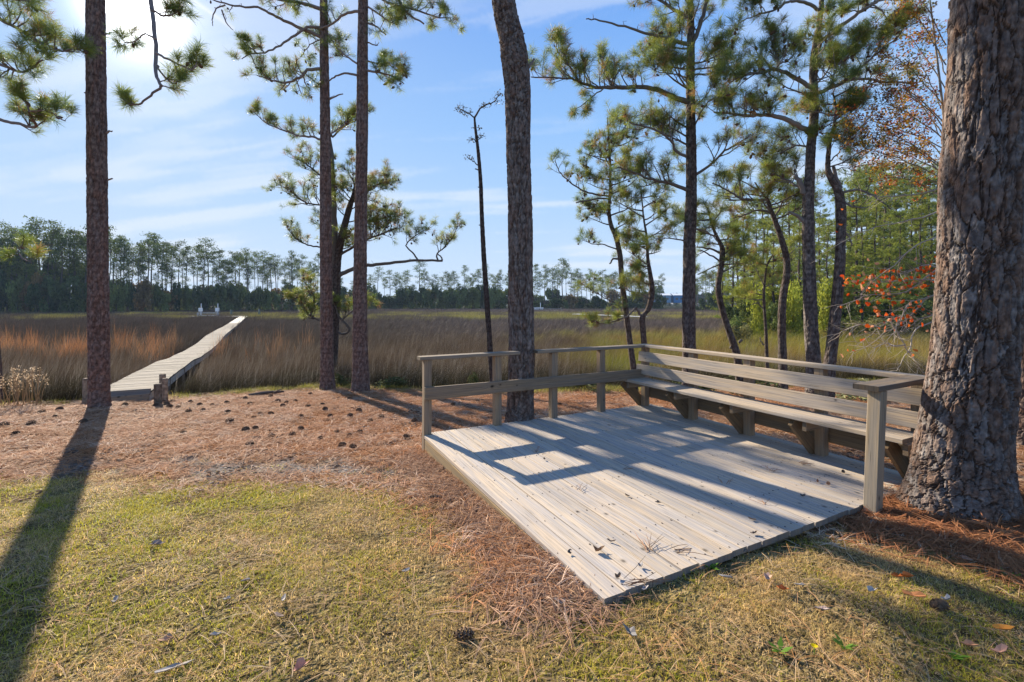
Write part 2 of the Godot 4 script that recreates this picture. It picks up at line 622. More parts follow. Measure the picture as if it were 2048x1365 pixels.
func build_lawn() -> void:
	var r := RandomNumberGenerator.new()
	r.seed = 41
	var thatch := []
	for i in 3: thatch.append(blade_clump(r, 44, 0.10, 0.02, 0.062, 0.0034, 1.18, 0.0, 2))
	var flat := blade_clump(r, 38, 0.10, 0.025, 0.075, 0.0034, 1.5, 0.0, 2)
	var green := []
	for i in 2: green.append(blade_clump(r, 26, 0.075, 0.02, 0.05, 0.0036, 1.0, 0.0, 2))
	var xf := [[], [], [], [], [], []]
	var cc := [PackedColorArray(), PackedColorArray(), PackedColorArray(), PackedColorArray(), PackedColorArray(), PackedColorArray()]
	var n := 0
	while n < 30000:
		n += 1
		var z := -r.randf_range(1.55, 5.2)
		var x := r.randf_range(-1, 1) * (-z * 1.12 + 0.5)
		if r.randf() > (-z * 1.12 + 0.5) / 6.3: continue
		var l := lawn_share(x, z)
		l *= 1.0 - 0.9 * sand_share(x, z)
		if r.randf() > l * 0.97 + 0.03 or on_deck(x, z, 0.03): continue
		if patches.get_noise_2d(x * 5.0 + 70.0, z * 5.0) < -0.12 and r.randf() < 0.8: continue
		var g := patches.get_noise_2d(x, z) + 0.5 * patches.get_noise_2d(x * 3.1 + 9.0, z * 3.1) + 0.12 + 0.16 * smoothstep(-0.5, -2.5, x) - 0.25 * smoothstep(0.8, 2.5, x) * smoothstep(2.2, 2.9, -z)
		var which := r.randi() % 3
		var s := r.randf_range(0.75, 1.25)
		if r.randf() < 0.25 + 0.75 * g:
			which = 4 + r.randi() % 2
			s *= 1.0 + 0.5 * maxf(g, 0.0)
			cc[which].append(Color(0.36, 0.39, 0.035).lerp(Color(0.66, 0.52, 0.08), r.randf()) * r.randf_range(0.8, 1.2))
		elif r.randf() < 0.5:
			which = 3
			cc[which].append(Color(0.86, 0.68, 0.43).lerp(Color(0.62, 0.30, 0.11), r.randf() * r.randf()) * r.randf_range(0.85, 1.2))
		else:
			cc[which].append(Color(0.86, 0.61, 0.32).lerp(Color(0.70, 0.52, 0.17), r.randf()) * r.randf_range(0.55, 1.3))
		xf[which].append(Transform3D(Basis(Vector3.UP, r.randf() * TAU).scaled(Vector3(s, s, s)), Vector3(x, ground_y(x, z), z)))
	var root := thing("lawn_grass", Vector3.ZERO, "short half dry lawn, green blades among straw coloured ones", "grass")
	root.set_meta("kind", "stuff")
	for i in 3: scatter("dry_blades", thatch[i], xf[i], cc[i], root)
	scatter("lying_blades", flat, xf[3], cc[3], root)
	for i in 2: scatter("green_blades", green[i], xf[4 + i], cc[4 + i], root)


func build_straw() -> void:
	var r := RandomNumberGenerator.new()
	r.seed = 43
	var clumps := []
	for k in 3:
		var b := Buf.new()
		for i in 26:
			var p := Vector3(r.randf_range(-0.16, 0.16), r.randf_range(0.0, 0.02), r.randf_range(-0.16, 0.16))
			var az := r.randf() * TAU
			for j in 2 + r.randi() % 2:
				var a := az + r.randf_range(-0.12, 0.12)
				var d := Vector3(cos(a), r.randf_range(-0.08, 0.1), sin(a)) * r.randf_range(0.08, 0.2)
				var side := Vector3(-sin(a), r.randf_range(-0.5, 0.5), cos(a)) * 0.0014
				var mid := p + d * 0.5 + Vector3(0, r.randf_range(0.002, 0.02), 0)
				var q := r.randf_range(0.6, 1.25)
				b.quad(p - side, p + side, mid + side, mid - side, Color(q, q, q), Color(q, q, q))
				b.quad(mid - side, mid + side, p + d + side * 0.7, p + d - side * 0.7, Color(q, q, q), Color(q, q, q))
		clumps.append(b.mesh(M["straw"]))
	var xf := [[], [], []]
	var cc := [PackedColorArray(), PackedColorArray(), PackedColorArray()]
	var n := 0
	while n < 16000:
		n += 1
		var z := -r.randf_range(2.0, 11.6)
		var x := r.randf_range(-1, 1) * (-z * 1.12 + 0.6)
		if r.randf() > (-z * 1.12 + 0.6) / 13.5: continue
		if -z > shore(x) + 0.1 or on_deck(x, z, -0.02): continue
		var l := lawn_share(x, z)
		var d := -z
		if r.randf() < 0.95 * sand_share(x, z): continue
		if r.randf() < l * 1.03: continue
		if d > shore(x) - 0.75 and r.randf() < 0.6: continue
		var k := r.randi() % 3
		var tone := Color(0.58, 0.265, 0.115).lerp(Color(0.70, 0.46, 0.29), r.randf() * r.randf()) if x < 0.5 or d > 8.0 else Color(0.55, 0.30, 0.15).lerp(Color(0.5, 0.36, 0.24), r.randf())
		cc[k].append(tone.lerp(Color(0.85, 0.66, 0.50) if r.randf() < 0.4 else Color(0.40, 0.17, 0.07), r.randf() * 0.85) * r.randf_range(0.8, 1.2))
		var s := r.randf_range(0.8, 1.2)
		xf[k].append(Transform3D(Basis(Vector3.UP, r.randf() * TAU).scaled(Vector3(s, s, s)), Vector3(x, ground_y(x, z) + 0.003, z)))
	for n2 in 620:                                              # the heap round the foot of the big trunk
		var a := r.randf() * TAU
		var q := 0.22 + absf(r.randfn(0.0, 0.33))
		var x := 3.40 + cos(a) * q * 1.15
		var z := -3.28 + sin(a) * q
		if on_deck(x, z, 0.02): continue
		var k := r.randi() % 3
		cc[k].append(Color(0.44, 0.20, 0.09).lerp(Color(0.30, 0.12, 0.06), r.randf()) * r.randf_range(0.7, 1.25))
		var tilt := Basis(Vector3(sin(a), 0, -cos(a)), r.randf_range(0.1, 0.35))
		xf[k].append(Transform3D((tilt * Basis(Vector3.UP, r.randf() * TAU)).scaled(Vector3.ONE * r.randf_range(0.9, 1.25)), Vector3(x, maxf(ground_y(x, z), DECK_TOP if on_deck(x, z) else -1.0) + r.randf_range(0.0, 0.03), z)))
	for n3 in 150:                                              # straw drifted along the left side of the deck
		var b := r.randf_range(0.1, 3.4)
		var q: Vector3 = CORNER + ALONG_BOARDS * b - ALONG_BACK * absf(r.randfn(0.12, 0.2))
		var k := r.randi() % 3
		cc[k].append(Color(0.46, 0.29, 0.19).lerp(Color(0.33, 0.17, 0.10), r.randf()))
		xf[k].append(Transform3D(Basis(Vector3.UP, r.randf() * TAU), Vector3(q.x, ground_y(q.x, q.z) + 0.005, q.z)))
	var loose := Buf.new()
	for i in 6:
		var p := Vector3(r.randf_range(-0.2, 0.2), r.randf_range(0.018, 0.03), r.randf_range(-0.2, 0.2))
		var az := r.randf() * TAU
		for j in 2:
			var a := az + r.randf_range(-0.1, 0.1)
			var d := Vector3(cos(a), r.randf_range(-0.04, 0.05), sin(a)) * r.randf_range(0.08, 0.16)
			var side := Vector3(-sin(a), r.randf_range(-0.5, 0.5), cos(a)) * 0.0008
			loose.quad(p - side, p + side, p + d * 0.5 + side + Vector3(0, 0.008, 0), p + d * 0.5 - side + Vector3(0, 0.008, 0), Color(1, 1, 1), Color(1, 1, 1))
			loose.quad(p + d * 0.5 - side + Vector3(0, 0.008, 0), p + d * 0.5 + side + Vector3(0, 0.008, 0), p + d + side, p + d - side, Color(1, 1, 1), Color(1, 1, 1))
	var lx := []
	var lc := PackedColorArray()
	for i in 420:
		var z := -r.randf_range(1.6, 4.6)
		var x := r.randf_range(-1, 1) * (-z * 1.12 + 0.4)
		if on_deck(x, z, 0.15): continue
		lx.append(Transform3D(Basis(Vector3.UP, r.randf() * TAU), Vector3(x, ground_y(x, z), z)))
		lc.append(Color(0.58, 0.27, 0.10).lerp(Color(0.62, 0.45, 0.28), r.randf()) * r.randf_range(0.7, 1.1))
	var chip := Buf.new()                                       # bits of bark and broken cone lying everywhere
	for i in 7:
		var o := Vector3(r.randf_range(-0.12, 0.12), r.randf_range(0.008, 0.02), r.randf_range(-0.12, 0.12))
		var a := r.randf() * TAU
		var e := Vector3(cos(a), r.randf_range(-0.2, 0.3), sin(a)) * r.randf_range(0.006, 0.022)
		var f := Vector3(-sin(a), r.randf_range(-0.2, 0.5), cos(a)) * r.randf_range(0.004, 0.011)
		var k := r.randf_range(0.6, 1.5)
		chip.box(o, e, e.cross(f).normalized() * 0.003, f, Color(k, k, k))
	var hx := []
	var hc := PackedColorArray()
	for i in 800:
		var z := -r.randf_range(3.6, 10.6)
		var x := r.randf_range(-1, 1) * (-z * 1.12 + 0.4)
		if on_deck(x, z, 0.02) or -z > shore(x) or r.randf() > (-z * 1.12 + 0.4) / 10.0: continue
		if r.randf() < lawn_share(x, z) * 0.8: continue
		hx.append(Transform3D(Basis(Vector3.UP, r.randf() * TAU).scaled(Vector3.ONE * r.randf_range(0.8, 1.5)), Vector3(x, ground_y(x, z), z)))
		hc.append(Color(0.15, 0.09, 0.06).lerp(Color(0.30, 0.23, 0.19), r.randf() * r.randf()))
	var root := thing("pine_straw", Vector3.ZERO, "reddish brown fallen pine needles covering the yard towards the marsh", "pine straw")
	root.set_meta("kind", "stuff")
	for k in 3: scatter("fallen_needles", clumps[k], xf[k], cc[k], root)
	scatter("bark_litter", chip.mesh(M["twig_bark"]), hx, hc, root)
	scatter("loose_needles", loose.mesh(M["straw"]), lx, lc, root)


# ---------------------------------------------------------------- the deck, its railing and its bench

func board_mesh(l: float, w: float, t: float, tint: Color, warp := 0.002) -> ArrayMesh:   # along x from 0, width along z, thickness along y
	var b := Buf.new()
	var ch := 0.004
	var ring := [Vector2(-w / 2 + ch, t / 2), Vector2(w / 2 - ch, t / 2), Vector2(w / 2, t / 2 - ch), Vector2(w / 2, -t / 2 + ch), Vector2(w / 2 - ch, -t / 2), Vector2(-w / 2 + ch, -t / 2), Vector2(-w / 2, -t / 2 + ch), Vector2(-w / 2, t / 2 - ch)]
	var u0 := rnd(0.0, maxf(0.01, 1.0 - l / 4.0))
	var v0 := rnd(0.02, maxf(0.03, 0.98 - 2.0 * (w + t)))
	var segs := maxi(2, int(l / 0.3))
	var bend := rnd(-1.0, 1.0) * warp
	var cup := rnd(-1.0, 1.0) * warp
	var per := [0.0]
	for k in 8:
		per.append(per[k] + ring[k].distance_to(ring[(k + 1) % 8]))
	for k in 8:
		var base := b.v.size()
		for i in segs + 1:
			var f := float(i) / segs
			for e in 2:
				var q: Vector2 = ring[(k + e) % 8]
				b.v.append(Vector3(l * f, q.y + bend * sin(f * PI) + cup * sin(f * 7.0) * 0.3, q.x + cup * sin(f * 4.0 + u0 * 9.0)))
				b.u.append(Vector2(u0 + l * f / 4.0, v0 + per[k + e]))
				b.c.append(tint)
		for i in segs:
			var a := base + i * 2
			b.ix.append_array([a, a + 1, a + 2, a + 1, a + 3, a + 2])
	for e in 2:
		var base := b.v.size()
		for k in 8:
			b.v.append(Vector3(l * e, ring[k].y, ring[k].x))
			b.u.append(Vector2(u0 + ring[k].y * 0.2, v0 + ring[k].x))
			b.c.append(tint * 0.5)
		for k in range(1, 7):
			if e == 1: b.ix.append_array([base, base + k + 1, base + k])
			else: b.ix.append_array([base, base + k, base + k + 1])
	return b.mesh(M["weathered_wood"])


func beam(called: String, parent: Node3D, from: Vector3, to: Vector3, wdir: Vector3, w: float, t: float, tint: Color, warp := 0.002) -> MeshInstance3D:
	var x := (to - from).normalized()
	var z := (wdir - x * wdir.dot(x)).normalized()
	var o := part(called, board_mesh(from.distance_to(to), w, t, tint, warp), parent)
	o.transform = Transform3D(Basis(x, z.cross(x), z), from)
	return o


func build_deck() -> void:
	var d := thing("viewing_deck", CORNER, "weathered grey wooden deck with railing and long built-in bench beside the pines", "deck")
	d.rotation.y = asin(0.4526)
	var V := Vector3(0, 0, 1)
	var U := Vector3(1, 0, 0)
	var Y := Vector3.UP
	for i in 25:
		var u := 0.071 + 0.1405 * i
		var k := rnd(0.78, 1.0)
		var tint := Color(0.69, 0.63, 0.56).lerp(Color(0.645, 0.61, 0.575), rng.randf()) * k
		beam("deck_board", d, Vector3(u, -0.019 + rnd(-0.0015, 0.0015), rnd(-0.004, 0.006)), Vector3(u + rnd(-0.001, 0.001), -0.019, 3.352 + rnd(-0.006, 0.008)), U, 0.1405 - rnd(0.0045, 0.0085), 0.038, tint, 0.0015)
	var under := Color(0.42, 0.33, 0.20)
	beam("rim_board", d, Vector3(0.024, -0.135, 0.1), Vector3(0.024, -0.135, 3.30), Y, 0.186, 0.038, under)
	beam("rim_board", d, Vector3(0.095, -0.135, 0.024), Vector3(3.47, -0.135, 0.024), Y, 0.186, 0.038, under)
	beam("rim_board", d, Vector3(0.06, -0.135, 3.31), Vector3(3.47, -0.135, 3.31), Y, 0.186, 0.038, under * 0.6)
	beam("rim_board", d, Vector3(3.49, -0.135, 0.05), Vector3(3.49, -0.135, 3.28), Y, 0.186, 0.038, under)
	for i in 8:
		beam("joist", d, Vector3(0.06, -0.132, 0.45 + 0.4 * i), Vector3(3.46, -0.132, 0.45 + 0.4 * i), Y, 0.17, 0.036, under * 0.8)
	var nail := Buf.new()
	nail.tube([Vector3(0, -0.002, 0), Vector3(0, 0.0012, 0)], [0.0034, 0.0034], 6, Color(0.045, 0.035, 0.03))
	var xf := []
	var cc := PackedColorArray()
	for i in 25:
		for j in 9:
			for s in [-0.042, 0.042]:
				if rng.randf() < 0.08: continue
				var q := rnd(0.7, 1.5)
				xf.append(Transform3D(Basis().scaled(Vector3(q, 1, q * rnd(1.0, 1.6))), Vector3(0.071 + 0.1405 * i + s + rnd(-0.008, 0.008), 0.0015, clampf(0.05 + 0.406 * j + rnd(-0.012, 0.012), 0.02, 3.33))))
				cc.append(Color.WHITE)
	scatter("nail_heads", nail.mesh(M["plain"]), xf, cc, d)

	# railing
	var r := Node3D.new()
	r.name = "railing"
	d.add_child(r)
	tag(r, "brown grey post and rail along the marsh side of the deck")
	var post := Color(0.39, 0.315, 0.235)
	for u in [0.046, 0.945, 1.76, 2.555]:
		beam("post", r, Vector3(u, -0.3, 0.046), Vector3(u + rnd(-0.006, 0.006), 0.862, 0.046), U, 0.089, 0.089, post * rnd(0.85, 1.1))
	beam("top_rail", r, Vector3(-0.05, 0.883, 0.046), Vector3(1.234, 0.886, 0.05), V, 0.139, 0.038, Color(0.33, 0.29, 0.24))
	beam("top_rail", r, Vector3(1.485, 0.886, 0.05), Vector3(3.286, 0.884, 0.046), V, 0.139, 0.038, Color(0.32, 0.285, 0.24))
	beam("middle_rail", r, Vector3(0.002, 0.482, 0.112), Vector3(3.29, 0.484, 0.112), Y, 0.144, 0.038, Color(0.31, 0.255, 0.195))
	var c := beam("post", r, Vector3(2.47, -0.12, 3.40), Vector3(2.535, 0.862, 3.405), U, 0.089, 0.089, Color(0.42, 0.365, 0.29))
	c.set_meta("label", "slightly leaning end post at the front of the deck")

	# bench
	var n := Node3D.new()
	n.name = "bench"
	d.add_child(n)
	tag(n, "long weathered plank bench with two back boards along the right side of the deck")
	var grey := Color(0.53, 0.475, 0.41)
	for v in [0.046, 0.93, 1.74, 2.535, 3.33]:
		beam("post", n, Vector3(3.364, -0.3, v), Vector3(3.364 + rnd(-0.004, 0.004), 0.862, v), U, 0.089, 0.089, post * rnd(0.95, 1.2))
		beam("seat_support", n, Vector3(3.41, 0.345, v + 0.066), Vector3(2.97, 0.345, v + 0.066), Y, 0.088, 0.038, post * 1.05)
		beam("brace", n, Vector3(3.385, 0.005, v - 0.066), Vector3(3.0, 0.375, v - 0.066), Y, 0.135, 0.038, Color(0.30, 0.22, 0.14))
	beam("seat_board", n, Vector3(3.034, 0.411, -0.03), Vector3(3.036, 0.411, 3.385), U, 0.178, 0.038, grey * 1.02)
	beam("seat_board", n, Vector3(3.22, 0.411, -0.02), Vector3(3.222, 0.411, 3.39), U, 0.178, 0.038, grey)
	beam("backrest_board", n, Vector3(3.270, 0.735, 0.03), Vector3(3.272, 0.733, 3.41), Vector3(0.11, 1, 0), 0.14, 0.038, grey * 1.08)
	beam("backrest_board", n, Vector3(3.236, 0.548, 0.02), Vector3(3.238, 0.546, 3.40), Vector3(0.13, 1, 0), 0.14, 0.038, grey * 0.97)
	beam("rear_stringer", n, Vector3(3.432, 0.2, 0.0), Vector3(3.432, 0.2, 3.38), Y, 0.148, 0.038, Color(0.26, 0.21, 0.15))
	beam("top_rail", n, Vector3(3.364, 0.885, -0.03), Vector3(3.366, 0.884, 3.43), U, 0.139, 0.038, Color(0.58, 0.505, 0.41))
	var arm := beam("armrest", n, Vector3(2.43, 0.886, 3.375), Vector3(3.287, 0.888, 3.35), V, 0.17, 0.04, Color(0.22, 0.19, 0.16))
	arm.set_meta("label", "blackened armrest board between end post and big trunk")


# ---------------------------------------------------------------- boardwalk over the marsh

const WALK_H := [[8.9, 1.765], [11.0, 1.805], [14.3, 1.85], [17.2, 1.99], [20.5, 2.075], [23.5, 2.085], [28.0, 1.98], [34.0, 2.01], [40.0, 2.08], [47.0, 2.10], [72.0, 2.12]]
func walk_at(d: float) -> Vector3:
	var h := 2.12
	for i in WALK_H.size() - 1:
		if d >= WALK_H[i][0] and d <= WALK_H[i + 1][0]:
			var t: float = (d - WALK_H[i][0]) / (WALK_H[i + 1][0] - WALK_H[i][0])
			h = lerpf(WALK_H[i][1], WALK_H[i + 1][1], t * t * (3.0 - 2.0 * t))
	return Vector3(-2.75 - 0.541 * d, EYE - h, -d)


func on_walk(x: float, z: float, half := 0.74) -> bool:
	return -z < 71.5 and absf(x + 2.75 + 0.541 * -z) < half * 1.137 or (-z > 69.5 and -z < 71.3 and x > -51.0 and x < -40.0)


func build_boardwalk() -> void:
	var w := thing("boardwalk", walk_at(8.9), "narrow grey plank boardwalk dipping and winding across the marsh", "boardwalk")
	var o := w.position
	var half := 0.46
	var variants := []
	for i in 9:
		variants.append(board_mesh(half * 2.0 + 0.04, 0.128, 0.036, Color(0.31, 0.288, 0.26) * rnd(0.6, 1.15), 0.003))
	var far_planks := Buf.new()
	var d := 8.97
	var n := 0
	while d < 71.0:
		var p := walk_at(d) - o
		var fwd := (walk_at(d + 0.1) - walk_at(d - 0.1)).normalized()
		var side := fwd.cross(Vector3.UP).normalized()
		var up := side.cross(fwd)
		if n < 300:
			var m := part("plank", variants[rng.randi() % 9], w)
			m.transform = Transform3D(Basis(side, up, side.cross(up)).orthonormalized(), p - side * (half + 0.02 + rnd(-0.008, 0.008)) - up * (0.018 + rnd(0.0, 0.004)))
		else:
			var k := rnd(0.20, 0.36)
			far_planks.box(p - up * 0.018, side * (half + 0.02), up * 0.018, fwd * 0.068, Color(k, k * 0.96, k * 0.88))
		n += 1
		d += 0.1435 / 1.137
	var f := part("far_planks", far_planks.mesh(M["plain"]), w)
	f.set_meta("kind", "stuff")
	for s in [-1.0, 1.0]:
		d = 8.95
		while d < 70.0:
			var a := walk_at(d) - o
			var b := walk_at(d + 2.1) - o
			var side: Vector3 = (b - a).cross(Vector3.UP).normalized() * s * (half - 0.02)
			if d < 45.0:
				beam("side_board", w, a + side + Vector3(0, -0.125, 0), b + side + Vector3(0, -0.125, 0), Vector3.UP, 0.19, 0.036, Color(0.60, 0.59, 0.58))
			if s > 0 or int(d) % 2 == 0:
				beam("piling", w, b + side * 0.9 + Vector3(0, -1.3, 0), b + side * 0.9 + Vector3(0, -0.05, 0), Vector3.RIGHT, 0.12, 0.12, Color(0.28, 0.24, 0.2))
			d += 2.1
	var a0 := walk_at(8.92) - o
	var sd := (walk_at(9.2) - walk_at(8.9)).cross(Vector3.UP).normalized()
	beam("end_board", w, a0 - sd * 0.47 + Vector3(0, -0.115, 0), a0 + sd * 0.47 + Vector3(0, -0.115, 0), Vector3.UP, 0.15, 0.036, Color(0.40, 0.34, 0.27))
	var posts := [[171.0, 757.0, 8.95, 0.055, "rounded brown post left of the boardwalk end, half behind the leftmost trunk"], [315.0, 768.0, 8.75, 0.065, "short dark stump post, nearest beside the right corner of the boardwalk"], [329.5, 757.0, 9.15, 0.05, "middle brown post standing right of the boardwalk end"], [324.5, 748.5, 9.55, 0.06, "tallest post behind the other two at the boardwalk end"]]
	for q in posts:
		var t := at(q[0], q[1], q[2])
		var g := ground_y(t.x, t.z) - 0.2
		var b := Buf.new()
		var rr: float = q[3]
		b.tube([Vector3(0, 0, 0), Vector3(0.005, (t.y - g) * 0.5, 0), Vector3(0, t.y - g - 0.012, 0), Vector3(0, t.y - g, 0)], [rr * 1.05, rr, rr, rr * 0.82], 10, Color(0.44, 0.35, 0.25) * (0.6 if q[1] == 768.0 else 1.0))
		top("wooden_post", b.mesh(M["bark"], false), Vector3(t.x, g, t.z), q[4], "post", "posts at the boardwalk end")


# ---------------------------------------------------------------- pines

func trunk_mesh(p: Array, r: Array, n: int, step: float, amp: float, plate: float, col_a: Color, col_b: Color, sd: int) -> ArrayMesh:
	var edge := FastNoiseLite.new()
	edge.seed = sd
	edge.noise_type = FastNoiseLite.TYPE_CELLULAR
	edge.frequency = 1.0
	edge.fractal_type = FastNoiseLite.FRACTAL_NONE
	edge.cellular_distance_function = FastNoiseLite.DISTANCE_EUCLIDEAN
	edge.cellular_return_type = FastNoiseLite.RETURN_DISTANCE2_SUB
	edge.domain_warp_enabled = true
	edge.domain_warp_amplitude = 0.55
	edge.domain_warp_frequency = 0.9
	edge.domain_warp_fractal_octaves = 2
	var cell: FastNoiseLite = edge.duplicate()
	cell.cellular_return_type = FastNoiseLite.RETURN_CELL_VALUE
	var fine := FastNoiseLite.new()
	fine.seed = sd + 1
	fine.frequency = 1.0
	fine.fractal_octaves = 3
	var length := 0.0
	for i in p.size() - 1:
		length += p[i].distance_to(p[i + 1])
	var rows := int(length / step)
	var b := Buf.new()
	var sx := 1.0 / plate
	var sy := 0.29 / plate
	for j in rows + 1:
		var t := float(j) / rows
		var o: Vector3 = lerp_list(p, t)
		var q: float = lerp_list(r, t)
		var y := t * length
		for k in n:
			var a := TAU * k / n
			var cx := cos(a)
			var cz := sin(a)
			var lump := 1.0 + 0.04 * wobble.get_noise_3d(cx * 1.2 + sd, y * 0.7, cz * 1.2)
			var nx := cx * q * sx + sd * 3.7
			var nz := cz * q * sx
			var e := edge.get_noise_3d(nx, y * sy, nz) + 1.0
			var v := cell.get_noise_3d(nx, y * sy, nz)
			var e2 := edge.get_noise_3d(nx * 2.3 + 40.0, y * sy * 2.6, nz * 2.3) + 1.0
			var f := fine.get_noise_3d(nx * 2.2, y * sx * 1.6, nz * 2.2)
			var high := smoothstep(0.015, 0.12, e)
			var v2 := cell.get_noise_3d(nx * 2.3 + 40.0, y * sy * 2.6, nz * 2.3)
			var flake := smoothstep(0.0, 0.14, e2)
			var disp := amp * (high - 1.0 + 0.16 * v + 0.20 * (flake - 1.0) + 0.26 * v2 + 0.10 * f)
			var rr := q * lump + disp
			b.v.append(o + Vector3(cx * rr, 0, cz * rr))
			var c := col_a.lerp(col_b, clampf(0.5 + 0.45 * v + 0.5 * v2, 0.0, 1.0)) * clampf(1.0 + 0.5 * f + 0.16 * v2, 0.6, 1.45)
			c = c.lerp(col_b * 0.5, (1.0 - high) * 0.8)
			b.c.append(c)
	for j in rows:
		for k in n:
			var a0 := j * n + k
			var b0 := j * n + (k + 1) % n
			b.ix.append_array([a0, a0 + n, b0, b0, a0 + n, b0 + n])
	return b.mesh(M["bark"], true)


class Crown:
	var wood: Buf
	var xf: Array = []
	var cols := PackedColorArray()
	var cones: Array = []
	var tone := 0.5
	var size := 1.0
	var cone_share := 0.06
	var sparse := 1.0
	var dead := 0.08
	var bark := Color(0.11, 0.085, 0.07)


func add_tuft(c: Crown, at_: Vector3, dir: Vector3) -> void:
	if rng.randf() > c.sparse: return
	var d := (dir + Vector3(rnd(-0.3, 0.3), rnd(-0.1, 0.45), rnd(-0.3, 0.3))).normalized()
	var x := d.cross(Vector3(rnd(-1, 1), rnd(-1, 1), rnd(-1, 1))).normalized()
	var s := c.size * rnd(0.72, 1.2)
	c.xf.append(Transform3D(Basis(x * s, d * s, x.cross(d) * s), at_))
	var col := Color(0.19, 0.255, 0.055).lerp(Color(0.36, 0.37, 0.07), clampf(c.tone + rnd(-0.45, 0.4), 0.0, 1.0)) * rnd(0.75, 1.2)
	if rng.randf() < c.dead: col = Color(0.40, 0.23, 0.09) * rnd(0.7, 1.2)
	elif rng.randf() < 0.25: col = Color(0.12, 0.19, 0.065)
	c.cols.append(col)
	if rng.randf() < c.cone_share:
		c.cones.append(Transform3D(Basis(Vector3(rnd(-1, 1), rnd(-1, 1), rnd(-1, 1)).normalized(), rnd(0.0, 3.0)).scaled(Vector3.ONE * rnd(0.9, 1.4)), at_ - d * 0.06 + Vector3(rnd(-0.05, 0.05), rnd(-0.08, 0.0), rnd(-0.05, 0.05))))


func branchlet(c: Crown, o: Vector3, dir: Vector3, len: float, rad: float, level: int, up: float) -> void:
	var p := [o]
	var d := dir.normalized()
	var segs := 4
	for i in segs:
		d = (d + Vector3(rnd(-0.28, 0.28), rnd(-0.22, 0.26) + up * 0.16, rnd(-0.28, 0.28))).normalized()
		p.append(p[i] + d * len / segs)
	var r := []
	for i in segs + 1:
		r.append(maxf(rad * (1.0 - 0.62 * i / segs), 0.0022))
	c.wood.tube(p, r, 4 if rad < 0.012 else 6, c.bark * rnd(0.8, 1.2), false)
	add_tuft(c, p[segs], d)
	if level <= 0:
		if rng.randf() < 0.75: add_tuft(c, p[segs - 1], d)
		return
	var k := 3 + int(len * 2.0)
	for i in k:
		var t := lerpf(0.3, 0.97, (i + rng.randf()) / k)
		var q: Vector3 = lerp_list(p, t)
		var side := d.cross(Vector3(rnd(-1, 1), rnd(-1, 1), rnd(-1, 1))).normalized()
		branchlet(c, q, d * 0.55 + side * 0.75 + Vector3(0, up * 0.35, 0), len * rnd(0.28, 0.5), rad * 0.5, level - 1, up)


func grow(c: Crown, p: Array, r: Array, from: float, n: int, len: float, up: float) -> void:
	for i in n:
		var t := lerpf(from, 1.0, (i + rng.randf()) / n)
		var o: Vector3 = lerp_list(p, t)
		var ahead: Vector3 = lerp_list(p, minf(t + 0.06, 1.0))
		var d: Vector3 = (ahead - o).normalized() if ahead.distance_to(o) > 0.001 else Vector3.UP
		var side := d.cross(Vector3(rnd(-1, 1), rnd(-1, 1), rnd(-1, 1))).normalized()
		var q: float = lerp_list(r, t)
		branchlet(c, o, d * 0.5 + side * 0.8 + Vector3(0, up * 0.55, 0), len * rnd(0.55, 1.1) * (1.0 - 0.35 * t), minf(q * 0.6, 0.014), 1, up)


